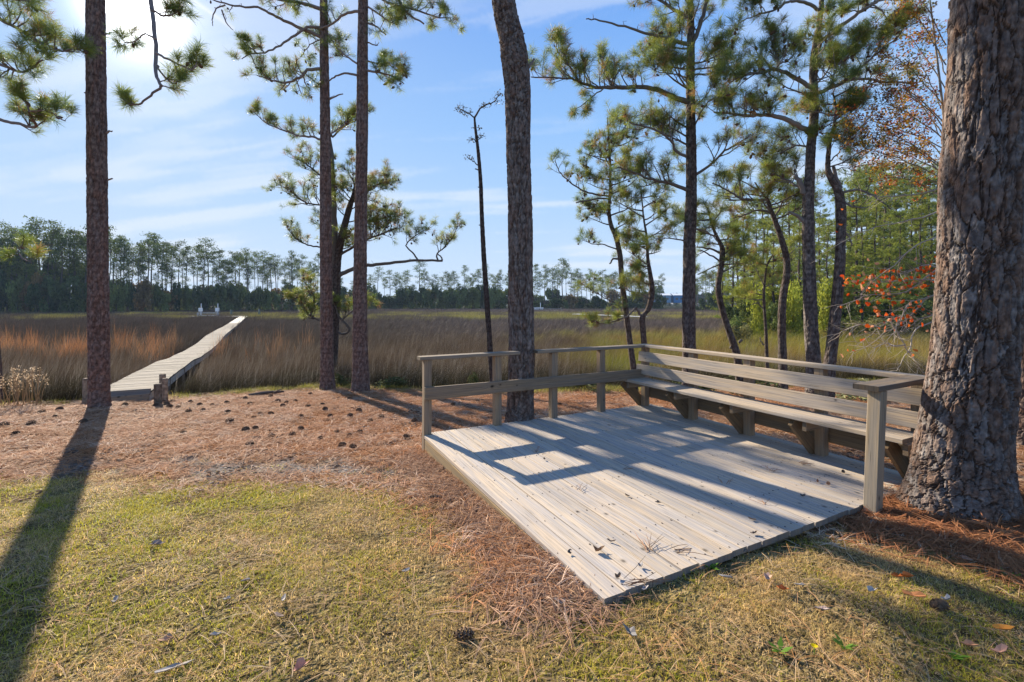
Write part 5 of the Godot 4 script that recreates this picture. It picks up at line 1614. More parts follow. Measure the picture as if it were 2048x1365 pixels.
func build_far_things() -> void:
	var grey := Color(0.50, 0.47, 0.43)
	var w := thing("cross_boardwalk", Vector3(-49.6, -0.53, -70.6), "far cross walk running left from the boardwalk end to the boat lift", "boardwalk")
	var b := Buf.new()
	for i in 62: b.box(Vector3(0.15 + i * 0.145, -0.02, 0), Vector3(0.068, 0, 0), Vector3(0, 0.02, 0), Vector3(0, 0, 0.6), grey * rnd(0.85, 1.1))
	part("planks", b.mesh(M["plain"]), w).set_meta("kind", "stuff")
	for i in 5:
		var q := Buf.new()
		q.box(Vector3(0.4 + i * 2.0, -0.35, 0.5), Vector3(0.07, 0, 0), Vector3(0, 0.3, 0), Vector3(0, 0, 0.07), grey * 0.6)
		part("piling", q.mesh(M["plain"]), w)
	var l := thing("boat_lift", Vector3(-47.2, -0.55, -72.2), "white boat lift with two motor posts at the far end of the boardwalk", "boat lift")
	for x in [-1.3, 1.3]:
		var q := Buf.new()
		q.tube([Vector3(x, -1.0, 0), Vector3(x, 0.75, 0)], [0.12, 0.12], 8, Color(0.6, 0.6, 0.6))
		part("piling", q.mesh(M["white_paint"], true), l)
		q = Buf.new()
		q.box(Vector3(x - 0.05, 0.98, 0), Vector3(0.2, 0, 0), Vector3(0, 0.27, 0), Vector3(0, 0, 0.2), Color(1, 1, 1))
		part("motor_box", q.mesh(M["white_paint"]), l)
		q = Buf.new()
		q.tube([Vector3(x + 0.12, 0.7, 0.1), Vector3(x + 0.12, 1.95, 0.1)], [0.055, 0.05], 6, Color(1, 1, 1))
		part("pole", q.mesh(M["white_paint"], true), l)
		q = Buf.new()
		q.box(Vector3(x * 1.2, 0.2, 0.3), Vector3(0.1, 0, 0), Vector3(0, 0.35, 0), Vector3(0, 0, 0.1), Color(0.35, 0.35, 0.36))
		part("fender_post", q.mesh(M["plain"]), l)
	for y in [0.48, 0.12]:
		var q := Buf.new()
		q.box(Vector3(0, y, 0.25), Vector3(1.5, 0, 0), Vector3(0, 0.05, 0), Vector3(0, 0, 0.04), Color(0.4, 0.42, 0.44) if y > 0.3 else Color(0.7, 0.7, 0.7))
		part("rail", q.mesh(M["plain"]), l)
	for q in [[462.0, 620.0, 76.0, "dark round piling standing in the marsh left of the walk end"], [518.0, 618.0, 76.0, "dark round piling standing in the marsh right of the walk end"]]:
		var p := at(q[0], q[1], q[2])
		b = Buf.new()
		b.tube([Vector3(0, -1.2, 0), Vector3(0, 0.0, 0)], [0.17, 0.15], 8, Color(0.15, 0.17, 0.13))
		top("piling", b.mesh(M["plain"], true), p, q[3], "piling", "pilings by the far walk")
	var e := thing("far_dock", at(1096, 622, 118), "low grey dock with railing across the marsh right of the railing trunk", "dock")
	b = Buf.new()
	b.box(Vector3(0, 0, 0), Vector3(4.2, 0, 0), Vector3(0, 0.08, 0), Vector3(0, 0, 0.9), grey * 0.7)
	part("platform", b.mesh(M["plain"]), e)
	for x in [-3.6, -2.2, -0.8, 0.6, 2.0, 3.4]:
		b = Buf.new()
		b.box(Vector3(x, -0.1, 0.8), Vector3(0.09, 0, 0), Vector3(0, 0.7, 0), Vector3(0, 0, 0.09), grey * 0.5)
		part("post", b.mesh(M["plain"]), e)
	b = Buf.new()
	b.box(Vector3(0.4, 0.5, 0.8), Vector3(3.4, 0, 0), Vector3(0, 0.06, 0), Vector3(0, 0, 0.06), grey * 0.6)
	part("rail", b.mesh(M["plain"]), e)
	e = thing("boat", at(1074, 619, 119), "small white boat with a mast pole moored at the far dock", "boat")
	b = Buf.new()
	var hull := [[-1.6, 0.1], [-1.3, 0.55], [0.6, 0.6], [1.7, 0.02]]
	for i in 3:
		for s in [-1.0, 1.0]:
			var a0 := Vector3(hull[i][0], 0.45, hull[i][1] * s)
			var a1 := Vector3(hull[i + 1][0], 0.5, hull[i + 1][1] * s)
			b.quad(a0, a1, Vector3(a1.x * 0.9, -0.1, a1.z * 0.6), Vector3(a0.x * 0.9, -0.1, a0.z * 0.6), Color(1, 1, 1), Color(0.9, 0.9, 0.9))
		b.quad(Vector3(hull[i][0], 0.4, -hull[i][1]), Vector3(hull[i + 1][0], 0.42, -hull[i + 1][1]), Vector3(hull[i + 1][0], 0.42, hull[i + 1][1]), Vector3(hull[i][0], 0.4, hull[i][1]), Color(0.8, 0.8, 0.8), Color(0.8, 0.8, 0.8))
	part("hull", b.mesh(M["white_paint"]), e)
	b = Buf.new()
	b.tube([Vector3(0.9, 0.4, 0), Vector3(0.9, 1.7, 0)], [0.1, 0.08], 6, Color(0.5, 0.6, 0.65))
	part("mast", b.mesh(M["plain"], true), e)
	e = thing("far_boardwalk", at(1165, 628.5, 72), "pale narrow boardwalk line crossing the marsh behind the forked pine", "boardwalk")
	b = Buf.new()
	for i in 86:
		var t := (i + 0.5) / 86.0
		var p := at(lerpf(1150, 1288, t), 628.5 + 5.5 * t, lerpf(74, 58, t)) - e.position
		b.box(p, Vector3(0.075, 0, 0.09), Vector3(0, 0.03, 0), Vector3(0.5, 0, -0.35), Color(0.66, 0.64, 0.6) * rnd(0.9, 1.1))
	part("planks", b.mesh(M["plain"]), e).set_meta("kind", "stuff")
	e = thing("blue_building", at(1336, 602, 215), "long low blue building with pale roof across the marsh, in a gap between trees", "building")
	for k in 2:
		var x0: float = [-8.2, 1.6][k]
		var wd: float = [8.6, 7.4][k]
		b = Buf.new()
		b.box(Vector3(x0 + wd / 2, 0.8, 0), Vector3(wd / 2, 0, 0), Vector3(0, 1.7, 0), Vector3(0, 0, 3.0), [Color(0.20, 0.34, 0.46), Color(0.06, 0.22, 0.42)][k])
		part("wall", b.mesh(M["plain"]), e)
		b = Buf.new()
		b.quad(Vector3(x0 - 0.3, 2.5, 3.4), Vector3(x0 + wd + 0.3, 2.5, 3.4), Vector3(x0 + wd + 0.3, 3.4, 0), Vector3(x0 - 0.3, 3.4, 0), Color(0.7, 0.72, 0.75), Color(0.7, 0.72, 0.75))
		b.quad(Vector3(x0 - 0.3, 3.4, 0), Vector3(x0 + wd + 0.3, 3.4, 0), Vector3(x0 + wd + 0.3, 2.5, -3.4), Vector3(x0 - 0.3, 2.5, -3.4), Color(0.7, 0.72, 0.75), Color(0.7, 0.72, 0.75))
		part("roof", b.mesh(M["plain"]), e)
		for i in 3:
			b = Buf.new()
			b.box(Vector3(x0 + wd * (0.2 + 0.3 * i), 0.9, 3.01), Vector3(0.6, 0, 0), Vector3(0, 0.5, 0), Vector3(0, 0, 0.03), Color(1, 1, 1))
			part("window", b.mesh(M["window_glass"]), e)


# ---------------------------------------------------------------- marsh grass

func marsh_tone(x: float, z: float, k: float) -> Color:
	var d := -z
	var s := x / d
	var n := wobble.get_noise_2d(x * 0.10, z * 0.06)
	var m := wobble.get_noise_2d(x * 0.35 + 50.0, z * 0.25)
	var col := Color(0.14, 0.098, 0.065).lerp(Color(0.21, 0.155, 0.105), clampf(0.5 + m, 0.0, 1.0))
	col = col.lerp(Color(0.15, 0.12, 0.105), smoothstep(18.0, 42.0, d + 8.0 * n))
	if s < -0.05: col = col.lerp(Color(0.10, 0.078, 0.06), smoothstep(-0.05, -0.4, s) * smoothstep(16.0, 24.0, d) * 0.8)
	var gold := smoothstep(0.03, 0.2, s + 0.25 * m) * smoothstep(11.5, 15.0, d + 4.0 * n) * (1.0 - smoothstep(26.0, 36.0, d + 10.0 * n))
	if s > 0.45: gold = maxf(gold, (1.0 - smoothstep(30.0, 45.0, d)) * smoothstep(10.0, 12.0, d) * 0.9)
	var gc := Color(0.38, 0.24, 0.06).lerp(Color(0.30, 0.29, 0.05), clampf(0.5 + 1.6 * m + 0.7 * n, 0.0, 1.0))
	col = col.lerp(gc, clampf(gold * (0.75 + 0.8 * n), 0.0, 0.95))
	if d > 58.0 and d < 105.0: col = col.lerp(Color(0.36, 0.32, 0.08), clampf(0.15 + 2.2 * n + 0.5 * smoothstep(-0.35, -0.1, s), 0.0, 0.8) * (1.0 - smoothstep(90.0, 105.0, d)))
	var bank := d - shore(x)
	if bank < 3.0: col = col.lerp(Color(0.05, 0.045, 0.025), 0.9 * (1.0 - smoothstep(0.8, 3.0, bank)))  # shade on the front of the bank, painted into the nearest reeds
	return col * lerpf(0.6, 1.35, k)


func build_marsh() -> void:
	var r := RandomNumberGenerator.new()
	r.seed = 51
	var meshes := [blade_clump(r, 24, 0.20, 0.55, 1.0, 0.0065, 0.5, 0.22, 4), blade_clump(r, 24, 0.20, 0.6, 1.05, 0.006, 0.45, 0.34, 4), blade_clump(r, 22, 0.45, 0.55, 0.95, 0.018, 0.4, 0.22, 3), blade_clump(r, 24, 1.0, 0.5, 0.9, 0.05, 0.3, 0.2, 2)]
	meshes.append(blade_clump(r, 7, 0.2, 0.9, 1.25, 0.0055, 0.75, 0.35, 5))
	var xf := [[], [], [], [], []]
	var cc := [PackedColorArray(), PackedColorArray(), PackedColorArray(), PackedColorArray(), PackedColorArray()]
	for i in 47000:
		var d := 9.0 * exp(r.randf() * 2.83)
		var x := r.randf_range(-1, 1) * (d * 1.14 + 1.5)
		var z := -d
		if d < shore(x) + 0.25 or on_walk(x, z): continue
		var k := r.randi() % 2
		if d > 24.0: k = 2
		if d > 62.0: k = 3
		var s := r.randf_range(0.8, 1.2) * (1.0 + 0.15 * wobble.get_noise_2d(x * 0.2, z * 0.2))
		if d < shore(x) + 1.2: s *= 0.85
		if d > 58.0 and d < 105.0 and absf(x) < 60.0: s *= 0.9
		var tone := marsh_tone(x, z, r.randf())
		if d > 90.0 and x < -0.3 * d: s *= 0.9
		if k < 2 and r.randf() < (0.22 if d < shore(x) + 3.5 else 0.11):
			k = 4
			tone = Color(0.42, 0.36, 0.28) * r.randf_range(0.8, 1.15)
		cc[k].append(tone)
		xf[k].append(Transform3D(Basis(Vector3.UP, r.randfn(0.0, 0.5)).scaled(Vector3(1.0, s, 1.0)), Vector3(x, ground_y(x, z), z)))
	var root := thing("marsh_grass", Vector3.ZERO, "wide field of brown, grey and golden marsh grass leaning to the right", "marsh grass")
	root.set_meta("kind", "stuff")
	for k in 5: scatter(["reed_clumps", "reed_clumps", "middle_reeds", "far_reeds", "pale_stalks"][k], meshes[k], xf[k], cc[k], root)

	var orange := blade_clump(r, 10, 0.2, 0.9, 1.9, 0.0085, 0.25, 0.06, 4)
	xf = [[]]
	cc = [PackedColorArray()]
	for i in 900:
		var d := r.randf_range(15.5, 22.5)
		var s := r.randf_range(-1.13, -0.60)
		if i > 760: s = r.randf_range(-0.62, -0.42)
		var x := s * d
		var n := wobble.get_noise_2d(x * 0.3 + 7.0, -d * 0.3)
		if on_walk(x, -d, 0.8): continue
		if r.randf() > 0.45 + 1.6 * n or (i > 760 and r.randf() < 0.72): continue
		if s > -0.62 and s > -0.541 - 2.75 / d and i <= 760: continue
		xf[0].append(Transform3D(Basis(Vector3.UP, r.randf() * TAU).scaled(Vector3(1, r.randf_range(0.5, 1.12), 1)), Vector3(x, -0.85, -d)))
		cc[0].append(Color(0.62, 0.24, 0.085).lerp(Color(0.66, 0.37, 0.17), r.randf()) * r.randf_range(0.8, 1.15))
	var oroot := thing("orange_grass", Vector3.ZERO, "stand of tall orange grass in the marsh left of the boardwalk", "tall grass")
	oroot.set_meta("kind", "stuff")
	scatter("orange_stems", orange, xf[0], cc[0], oroot)


# ---------------------------------------------------------------- small things on the ground

func build_cones() -> void:
	rng.seed = 71
	var b := Buf.new()
	var dark := Color(0.10, 0.065, 0.045)
	b.tube([Vector3(-0.045, 0, 0), Vector3(-0.02, 0, 0), Vector3(0.02, 0, 0), Vector3(0.05, 0, 0)], [0.01, 0.02, 0.018, 0.004], 8, dark * 0.6)
	for i in 46:                                                # open scales in a spiral
		var t := i / 45.0
		var a := i * 2.4
		var rad := 0.018 + 0.022 * sin(PI * clampf(t * 0.85 + 0.12, 0, 1))
		var o := Vector3(lerpf(-0.045, 0.05, t), 0, 0)
		var d := Vector3(0.35, cos(a), sin(a)).normalized()
		var s := d.cross(Vector3.RIGHT).normalized() * 0.011
		var tip := o + d * rad * 1.25
		var k := rnd(0.7, 1.4)
		b.quad(o + d * 0.008 - s * 0.5, o + d * 0.008 + s * 0.5, tip + s, tip - s, dark * k, Color(0.19, 0.13, 0.09) * k)
		b.quad(tip - s, tip + s, tip + s + Vector3(-0.008, 0, 0), tip - s + Vector3(-0.008, 0, 0), Color(0.17, 0.115, 0.08) * k, Color(0.1, 0.07, 0.05) * k)
	var m := b.mesh(M["twig_bark"])
	var spots := [[60, 852], [84, 828], [118, 823], [165, 848], [110, 837], [240, 808], [250, 813], [313, 815], [325, 806], [332, 812], [338, 817], [344, 806], [356, 818], [380, 806], [377, 826], [400, 813], [406, 823], [424, 813], [367, 868], [454, 808], [454, 827], [490, 800], [500, 810], [508, 838], [521, 830], [541, 830], [556, 805], [565, 815], [572, 808], [600, 836], [615, 815], [645, 812], [650, 822], [660, 835], [490, 864], [510, 860], [541, 876], [583, 873], [500, 893], [601, 862], [672, 868], [697, 875], [720, 868], [685, 895], [706, 899], [700, 836], [717, 825], [741, 845], [761, 838], [812, 878], [828, 846], [640, 881], [590, 805], [620, 791], [700, 801], [541, 795], [460, 846], [10, 853], [31, 871], [905, 812], [955, 806], [1118, 813], [1105, 800], [866, 1002], [925, 1280], [1878, 1222]]
	var items := []
	for q in spots:
		items.append([q, on_ground(q[0], q[1])])
	items.sort_custom(func(a, b2): return a[0][1] > b2[0][1])
	var rows := [[905, "in the nearest row on the straw"], [858, "in the second row of cones on the straw"], [832, "in the middle row of cones on the straw"], [814, "in the fourth row of cones on the straw"], [0, "in the farthest row of cones on the straw"]]
	var at_ := 0
	var proto: MeshInstance3D
	var lone := {1002: "small pine cone on the lawn left of the deck", 1280: "pine cone on the lawn near the bottom middle", 1222: "pine cone with a twig on the dry grass right of the deck"}
	for row in rows:
		var these := []
		while at_ < items.size() and (items[at_][0][1] >= row[0] or row[0] == 905):
			if row[0] == 905 and items[at_][0][1] < 890: break
			if lone.has(items[at_][0][1]):
				proto = put_cone(proto, m, items[at_], lone[items[at_][0][1]])
			else: these.append(items[at_])
			at_ += 1
		these.sort_custom(func(a, b2): return a[0][0] < b2[0][0])
		for i in these.size():
			proto = put_cone(proto, m, these[i], "dark open pine cone, %s %s" % [nth(i, these.size()), row[1]])


func put_cone(proto: MeshInstance3D, m: Mesh, item: Array, label: String) -> MeshInstance3D:
	var o: Node3D
	if proto == null:
		proto = top("pine_cone", m, Vector3.ZERO, label, "pine cone", "pine cones lying on the ground")
		o = proto
	else:
		o = copy(proto, "pine_cone", label)
	var s := rnd(0.75, 1.15)
	o.position = item[1] + Vector3(0, 0.022 * s, 0)
	o.basis = (Basis(Vector3.UP, rnd(0, TAU)) * Basis(Vector3.BACK, rnd(-0.3, 0.3)) * Basis(Vector3.RIGHT, rnd(0, TAU))).scaled(Vector3.ONE * s)
	if item[0][1] > 1000: o.basis = Basis(Vector3.UP, 0.5).scaled(Vector3(0.85, 0.6, 0.7))
	return proto


func flake_mesh(l: float, w: float, col: Color, curl: float, ragged: float) -> ArrayMesh:     # a flake of bark or a dry leaf, curled, with thickness
	var b := Buf.new()
	var n := 9
	var rim := []
	for i in n:
		var a := TAU * i / n
		var q := 1.0 + rnd(-ragged, ragged)
		var x := cos(a) * l * 0.5 * q
		var z := sin(a) * w * 0.5 * q
		rim.append(Vector3(x, curl * (x * x / (l * l) + 1.5 * z * z / (w * w)) * w + rnd(-0.002, 0.002), z))
	for s in [0.0, 0.004]:
		for i in n:
			var p: Vector3 = rim[i]
			var q: Vector3 = rim[(i + 1) % n]
			var k := rnd(0.8, 1.2)
			b.tri(Vector3(0, s, 0), p + Vector3(0, s, 0), q + Vector3(0, s, 0), col * k)
	for i in n:
		var p: Vector3 = rim[i]
		var q: Vector3 = rim[(i + 1) % n]
		b.quad(p, q, q + Vector3(0, 0.004, 0), p + Vector3(0, 0.004, 0), col * 0.8, col * 0.8)
	return b.mesh(M["twig_bark"])


func lay(called: String, m: Mesh, px: float, py: float, turn: float, label: String, category: String, group := "", lift := 0.018) -> void:
	var p := on_ground(px, py)
	var t := EYE - DECK_TOP
	var dd := t * F / maxf(py - 605.0, 1.0)
	var q := at(px, py, dd)
	if on_deck(q.x, q.z, -0.02): p = Vector3(q.x, DECK_TOP - 0.012, q.z)
	var o := top(called, m, p + Vector3(0, lift, 0), label, category, group)
	o.rotation = Vector3(rnd(-0.15, 0.15), turn, rnd(-0.15, 0.15))


func build_debris() -> void:
	rng.seed = 72
	var bark := Color(0.30, 0.225, 0.19)
	var pale := Color(0.36, 0.32, 0.285)
	var tan_ := Color(0.46, 0.29, 0.18)
	var rust := Color(0.52, 0.16, 0.045)
	var list := [                                                # px, py, length, width, colour, curl, ragged, turn, name, label
		[312, 1096, 0.11, 0.06, bark, 0.5, 0.3, 0.3, "bark_flake", "brown bark flake lying in the grass right of the trunk shadow"],
		[345, 1346, 0.15, 0.035, pale, 0.4, 0.25, 0.7, "bark_flake", "long pale bark strip at the bottom edge left of centre"],
		[331, 1291, 0.09, 0.05, tan_, 0.5, 0.2, 0.4, "dry_leaf", "tan dry leaf just above the long pale bark strip"],
		[432, 1280, 0.055, 0.035, pale, 0.5, 0.3, 0.2, "bark_flake", "small whitish bark flake right of the tan leaf"],
		[490, 1169, 0.06, 0.03, pale, 0.4, 0.2, 0.3, "dry_leaf", "pale leaf in the middle of the left lawn"],
		[455, 1206, 0.05, 0.028, pale * 0.9, 0.4, 0.2, 0.1, "dry_leaf", "pale leaf just below and left of the other pale lawn leaf"],
		[567, 1206, 0.06, 0.03, pale, 0.6, 0.3, 2.0, "bark_flake", "whitish curled bark bit right of the pale lawn leaves"],
		[230, 1211, 0.055, 0.035, pale * 0.85, 0.6, 0.3, 2.2, "dry_leaf", "pale leaf on the lawn beside the trunk shadow edge"],
		[598, 1350, 0.085, 0.06, Color(0.48, 0.27, 0.19), 0.6, 0.3, 1.1, "dry_leaf", "reddish brown leaf at the bottom edge, left of the middle"],
		[860, 1002, 0.05, 0.03, bark * 0.6, 0.3, 0.3, 0.6, "bark_flake", "dark chip beside the small cone left of the deck"],
		[812, 1150, 0.06, 0.035, pale, 0.5, 0.3, 0.2, "bark_flake", "small whitish flake in the lawn left of the deck front corner"],
		[558, 1241, 0.07, 0.03, bark * 0.7, 0.4, 0.3, 2.7, "bark_flake", "dark grey bark piece on the lawn below the whitish bit"],
		[1120, 1212, 0.075, 0.03, Color(0.36, 0.34, 0.34), 0.4, 0.3, 2.6, "bark_flake", "grey bark sliver on the lawn left of the deck front corner"],
		[1260, 1275, 0.085, 0.05, Color(0.20, 0.185, 0.175), 0.5, 0.35, 1.9, "bark_flake", "grey ragged bark flake below the deck front corner"],
		[1290, 1185, 0.06, 0.035, Color(0.4, 0.37, 0.36), 0.5, 0.35, 0.9, "bark_flake", "grey chip right beside the deck front corner"],
		[1455, 1163, 0.10, 0.03, pale * 1.1, 0.6, 0.25, 2.9, "bark_flake", "long curled whitish bark strip in front of the deck edge"],
		[1535, 1164, 0.075, 0.05, Color(0.50, 0.31, 0.22), 0.6, 0.25, 1.0, "dry_leaf", "pinkish brown leaf in front of the deck, left of the orange one"],
		[1566, 1187, 0.085, 0.05, rust, 0.6, 0.25, 0.2, "dry_leaf", "curled orange leaf on the grass in front of the deck"],
		[1600, 1178, 0.075, 0.03, pale, 0.7, 0.35, 2.8, "bark_flake", "whitish forked bark bit right of the curled orange leaf"],
		[1645, 1227, 0.07, 0.035, Color(0.36, 0.28, 0.25), 0.5, 0.25, 2.7, "dry_leaf", "grey brown leaf on the grass below the curled orange leaf"],
		[1744, 1190, 0.055, 0.035, pale * 1.15, 0.6, 0.4, 0.3, "bark_flake", "white paper thin bark bit on the right lawn"],
		[1828, 1200, 0.12, 0.045, Color(0.40, 0.17, 0.07), 0.5, 0.3, 2.6, "bark_flake", "long rusty bark strip beside the cone on the right lawn"],
		[1892, 1208, 0.06, 0.035, pale * 1.05, 0.6, 0.4, 0.2, "bark_flake", "pale flake just above and right of the lawn cone"],
		[1815, 1162, 0.08, 0.05, rust * 0.9, 0.6, 0.25, 2.8, "dry_leaf", "orange leaf on the grass between the deck edge and big trunk"],
		[1795, 1161, 0.06, 0.03, rust * 0.7, 0.6, 0.25, 2.7, "dry_leaf", "darker orange leaf touching the left of the orange one"],
		[1935, 1127, 0.07, 0.04, Color(0.45, 0.27, 0.2), 0.5, 0.25, 2.4, "dry_leaf", "pinkish leaf just below the straw heap of the massive trunk"],
		[2005, 1268, 0.10, 0.04, Color(0.58, 0.24, 0.05), 0.6, 0.25, 2.7, "dry_leaf", "bright orange leaf at the right edge of the lawn"],
		[1940, 1300, 0.07, 0.035, Color(0.44, 0.22, 0.12), 0.5, 0.25, 2.8, "dry_leaf", "brown leaf left of and below the bright orange leaf"],
		[2002, 1313, 0.08, 0.045, Color(0.38, 0.21, 0.15), 0.5, 0.25, 0.1, "dry_leaf", "dull brown leaf at the lower right edge"],
		[1483, 1111, 0.06, 0.045, Color(0.33, 0.27, 0.25), 0.6, 0.3, 1.2, "dry_leaf", "grey brown leaf leaning on the front edge of the deck"],
		[1610, 1072, 0.07, 0.035, Color(0.55, 0.33, 0.14), 0.5, 0.25, 0.2, "dry_leaf", "yellow brown leaf against the deck edge, left of end post"],
		[1747, 1053, 0.06, 0.03, pale, 0.6, 0.4, 0.4, "bark_flake", "white bark bit in the straw below the end post"],
		[1828, 1072, 0.06, 0.03, pale * 1.1, 0.6, 0.4, 0.2, "bark_flake", "white bark bit on the straw heap in front of the massive trunk"],
		[2010, 1107, 0.06, 0.035, pale, 0.6, 0.4, 0.2, "bark_flake", "pale bark bit at the right end of the straw heap"],
		[1845, 1028, 0.13, 0.05, Color(0.40, 0.36, 0.34), 0.6, 0.35, 0.2, "bark_flake", "grey bark plate fallen against the massive trunk"],
		[1073, 905, 0.10, 0.05, Color(0.26, 0.23, 0.21), 0.8, 0.4, 0.9, "bark_flake", "dark bark chunk on the deck inside the railing shadow frame"],
		[1089, 921, 0.03, 0.02, Color(0.14, 0.1, 0.08), 0.8, 0.4, 0.2, "bark_flake", "tiny dark crumb on the deck below the bark chunk"],
		[1197, 1105, 0.085, 0.035, Color(0.25, 0.15, 0.09), 0.8, 0.4, 0.4, "bark_flake", "brown bark piece near the front corner of the deck"],
		[1222, 1086, 0.055, 0.02, Color(0.13, 0.10, 0.085), 0.8, 0.4, 2.5, "bark_flake", "dark splinter on the deck above the brown bark piece"],
		[1140, 1110, 0.03, 0.02, Color(0.13, 0.10, 0.085), 0.8, 0.4, 0.2, "bark_flake", "small dark crumb near the left edge of the deck"],
		[1281, 1136, 0.05, 0.035, Color(0.30, 0.29, 0.29), 0.8, 0.4, 1.2, "bark_flake", "grey chip on the deck left of the needle bunch"],
		[1237, 1158, 0.045, 0.025, Color(0.24, 0.14, 0.08), 0.8, 0.4, 0.6, "bark_flake", "brown crumb on the deck near its front edge"],
		[1508, 1042, 0.075, 0.03, Color(0.22, 0.17, 0.13), 0.8, 0.4, 2.7, "bark_flake", "upper of two dark bark bits on the sunny deck right"],
		[1508, 1070, 0.06, 0.03, Color(0.18, 0.13, 0.10), 0.8, 0.4, 0.3, "bark_flake", "lower of two dark bark bits on the sunny deck right"],
		[1316, 1008, 0.06, 0.02, Color(0.14, 0.11, 0.09), 0.8, 0.4, 2.5, "bark_flake", "thin dark splinter in the middle of the sunny deck"],
		[1255, 994, 0.055, 0.02, Color(0.14, 0.11, 0.09), 0.8, 0.4, 2.4, "bark_flake", "dark splinter left of the middle splinter on the deck"],
		[1606, 995, 0.05, 0.025, Color(0.12, 0.1, 0.09), 0.8, 0.4, 0.2, "bark_flake", "dark chip in the trunk shadow near the end post"],
		[1657, 972, 0.05, 0.03, Color(0.40, 0.22, 0.12), 0.8, 0.3, 0.2, "dry_leaf", "small brown leaf on the deck left of the end post"],
		[1636, 966, 0.05, 0.025, Color(0.30, 0.15, 0.08), 0.8, 0.3, 0.9, "dry_leaf", "small dark red leaf left of the brown deck leaf"],
		[1688, 948, 0.045, 0.025, Color(0.13, 0.10, 0.08), 0.8, 0.4, 0.2, "bark_flake", "dark crumb on the shaded deck nearest the bench seat"],
	]
	for q in list:
		lay(q[8], flake_mesh(q[2] * 0.8, q[3] * 0.8, q[4], q[5] * 1.8, q[6] * 1.3), q[0], q[1], q[7], q[9], "bark" if q[8] == "bark_flake" else "leaf", "bark flakes on lawn and deck" if q[8] == "bark_flake" else "dry leaves on lawn and deck")
	for q in [[1300, 1102, 9, 0.16, 1.2, "bunch of brown pine needles fallen near the deck front corner"], [1345, 1105, 5, 0.2, 0.4, "thin crossed needles right of the bunch near the front corner"], [1532, 1012, 4, 0.12, 1.4, "forked brown needles on the sunny deck right of its middle"], [1158, 982, 4, 0.11, 1.3, "few needles on the sunny deck left of its middle"], [1255, 1168, 8, 0.2, 0.1, "long needles lying along the front corner of the deck"], [1540, 945, 6, 0.14, 0.8, "dark needles in the shade in front of the bench"], [1605, 930, 8, 0.11, 0.2, "clump of brown needles in the shade under the bench front"], [1452, 970, 5, 0.1, 1.0, "needles on the edge of the trunk shadow"], [1250, 940, 3, 0.1, 0.6, "few needles in the trunk shadow on the deck"]]:
		var b := Buf.new()
		for i in int(q[2]):
			var a: float = q[4] + rng.randfn(0, 0.45)
			var o := Vector3(rnd(-0.03, 0.03), rnd(0.0, 0.012), rnd(-0.03, 0.03))
			var d: Vector3 = Vector3(cos(a), rnd(0.0, 0.12), -sin(a)) * q[3] * rnd(0.6, 1.1)
			b.tube([o, o + d * 0.5 + Vector3(rnd(-0.01, 0.01), rnd(0.0, 0.012), rnd(-0.01, 0.01)), o + d], [0.0017, 0.0017, 0.001], 4, Color(0.30, 0.15, 0.08) * rnd(0.7, 1.3), false)
		lay("needle_bunch", b.mesh(M["twig_bark"]), q[0], q[1], 0.0, q[5], "pine needles", "needle bunches on the deck", 0.015)
	var b2 := Buf.new()
	var a0 := on_ground(497, 794)
	var a1 := on_ground(568, 788)
	var mid := (a0 + a1) * 0.5
	b2.tube(curve([a0 - mid + Vector3(0, 0.03, 0), Vector3(0, 0.06, 0.03), a1 - mid + Vector3(0, 0.05, 0)], 4), [0.03, 0.032, 0.033, 0.034, 0.034, 0.033, 0.03, 0.026, 0.018], 7, Color(0.13, 0.10, 0.08))
	b2.tube([Vector3(0.15, 0.06, 0.02), Vector3(0.28, 0.12, 0.0), Vector3(0.35, 0.13, -0.03)], [0.015, 0.011, 0.006], 5, Color(0.13, 0.1, 0.08))
	top("fallen_stick", b2.mesh(M["twig_bark"], true), mid, "dark fallen stick lying at the far edge of the straw left of the twin trunks", "stick")


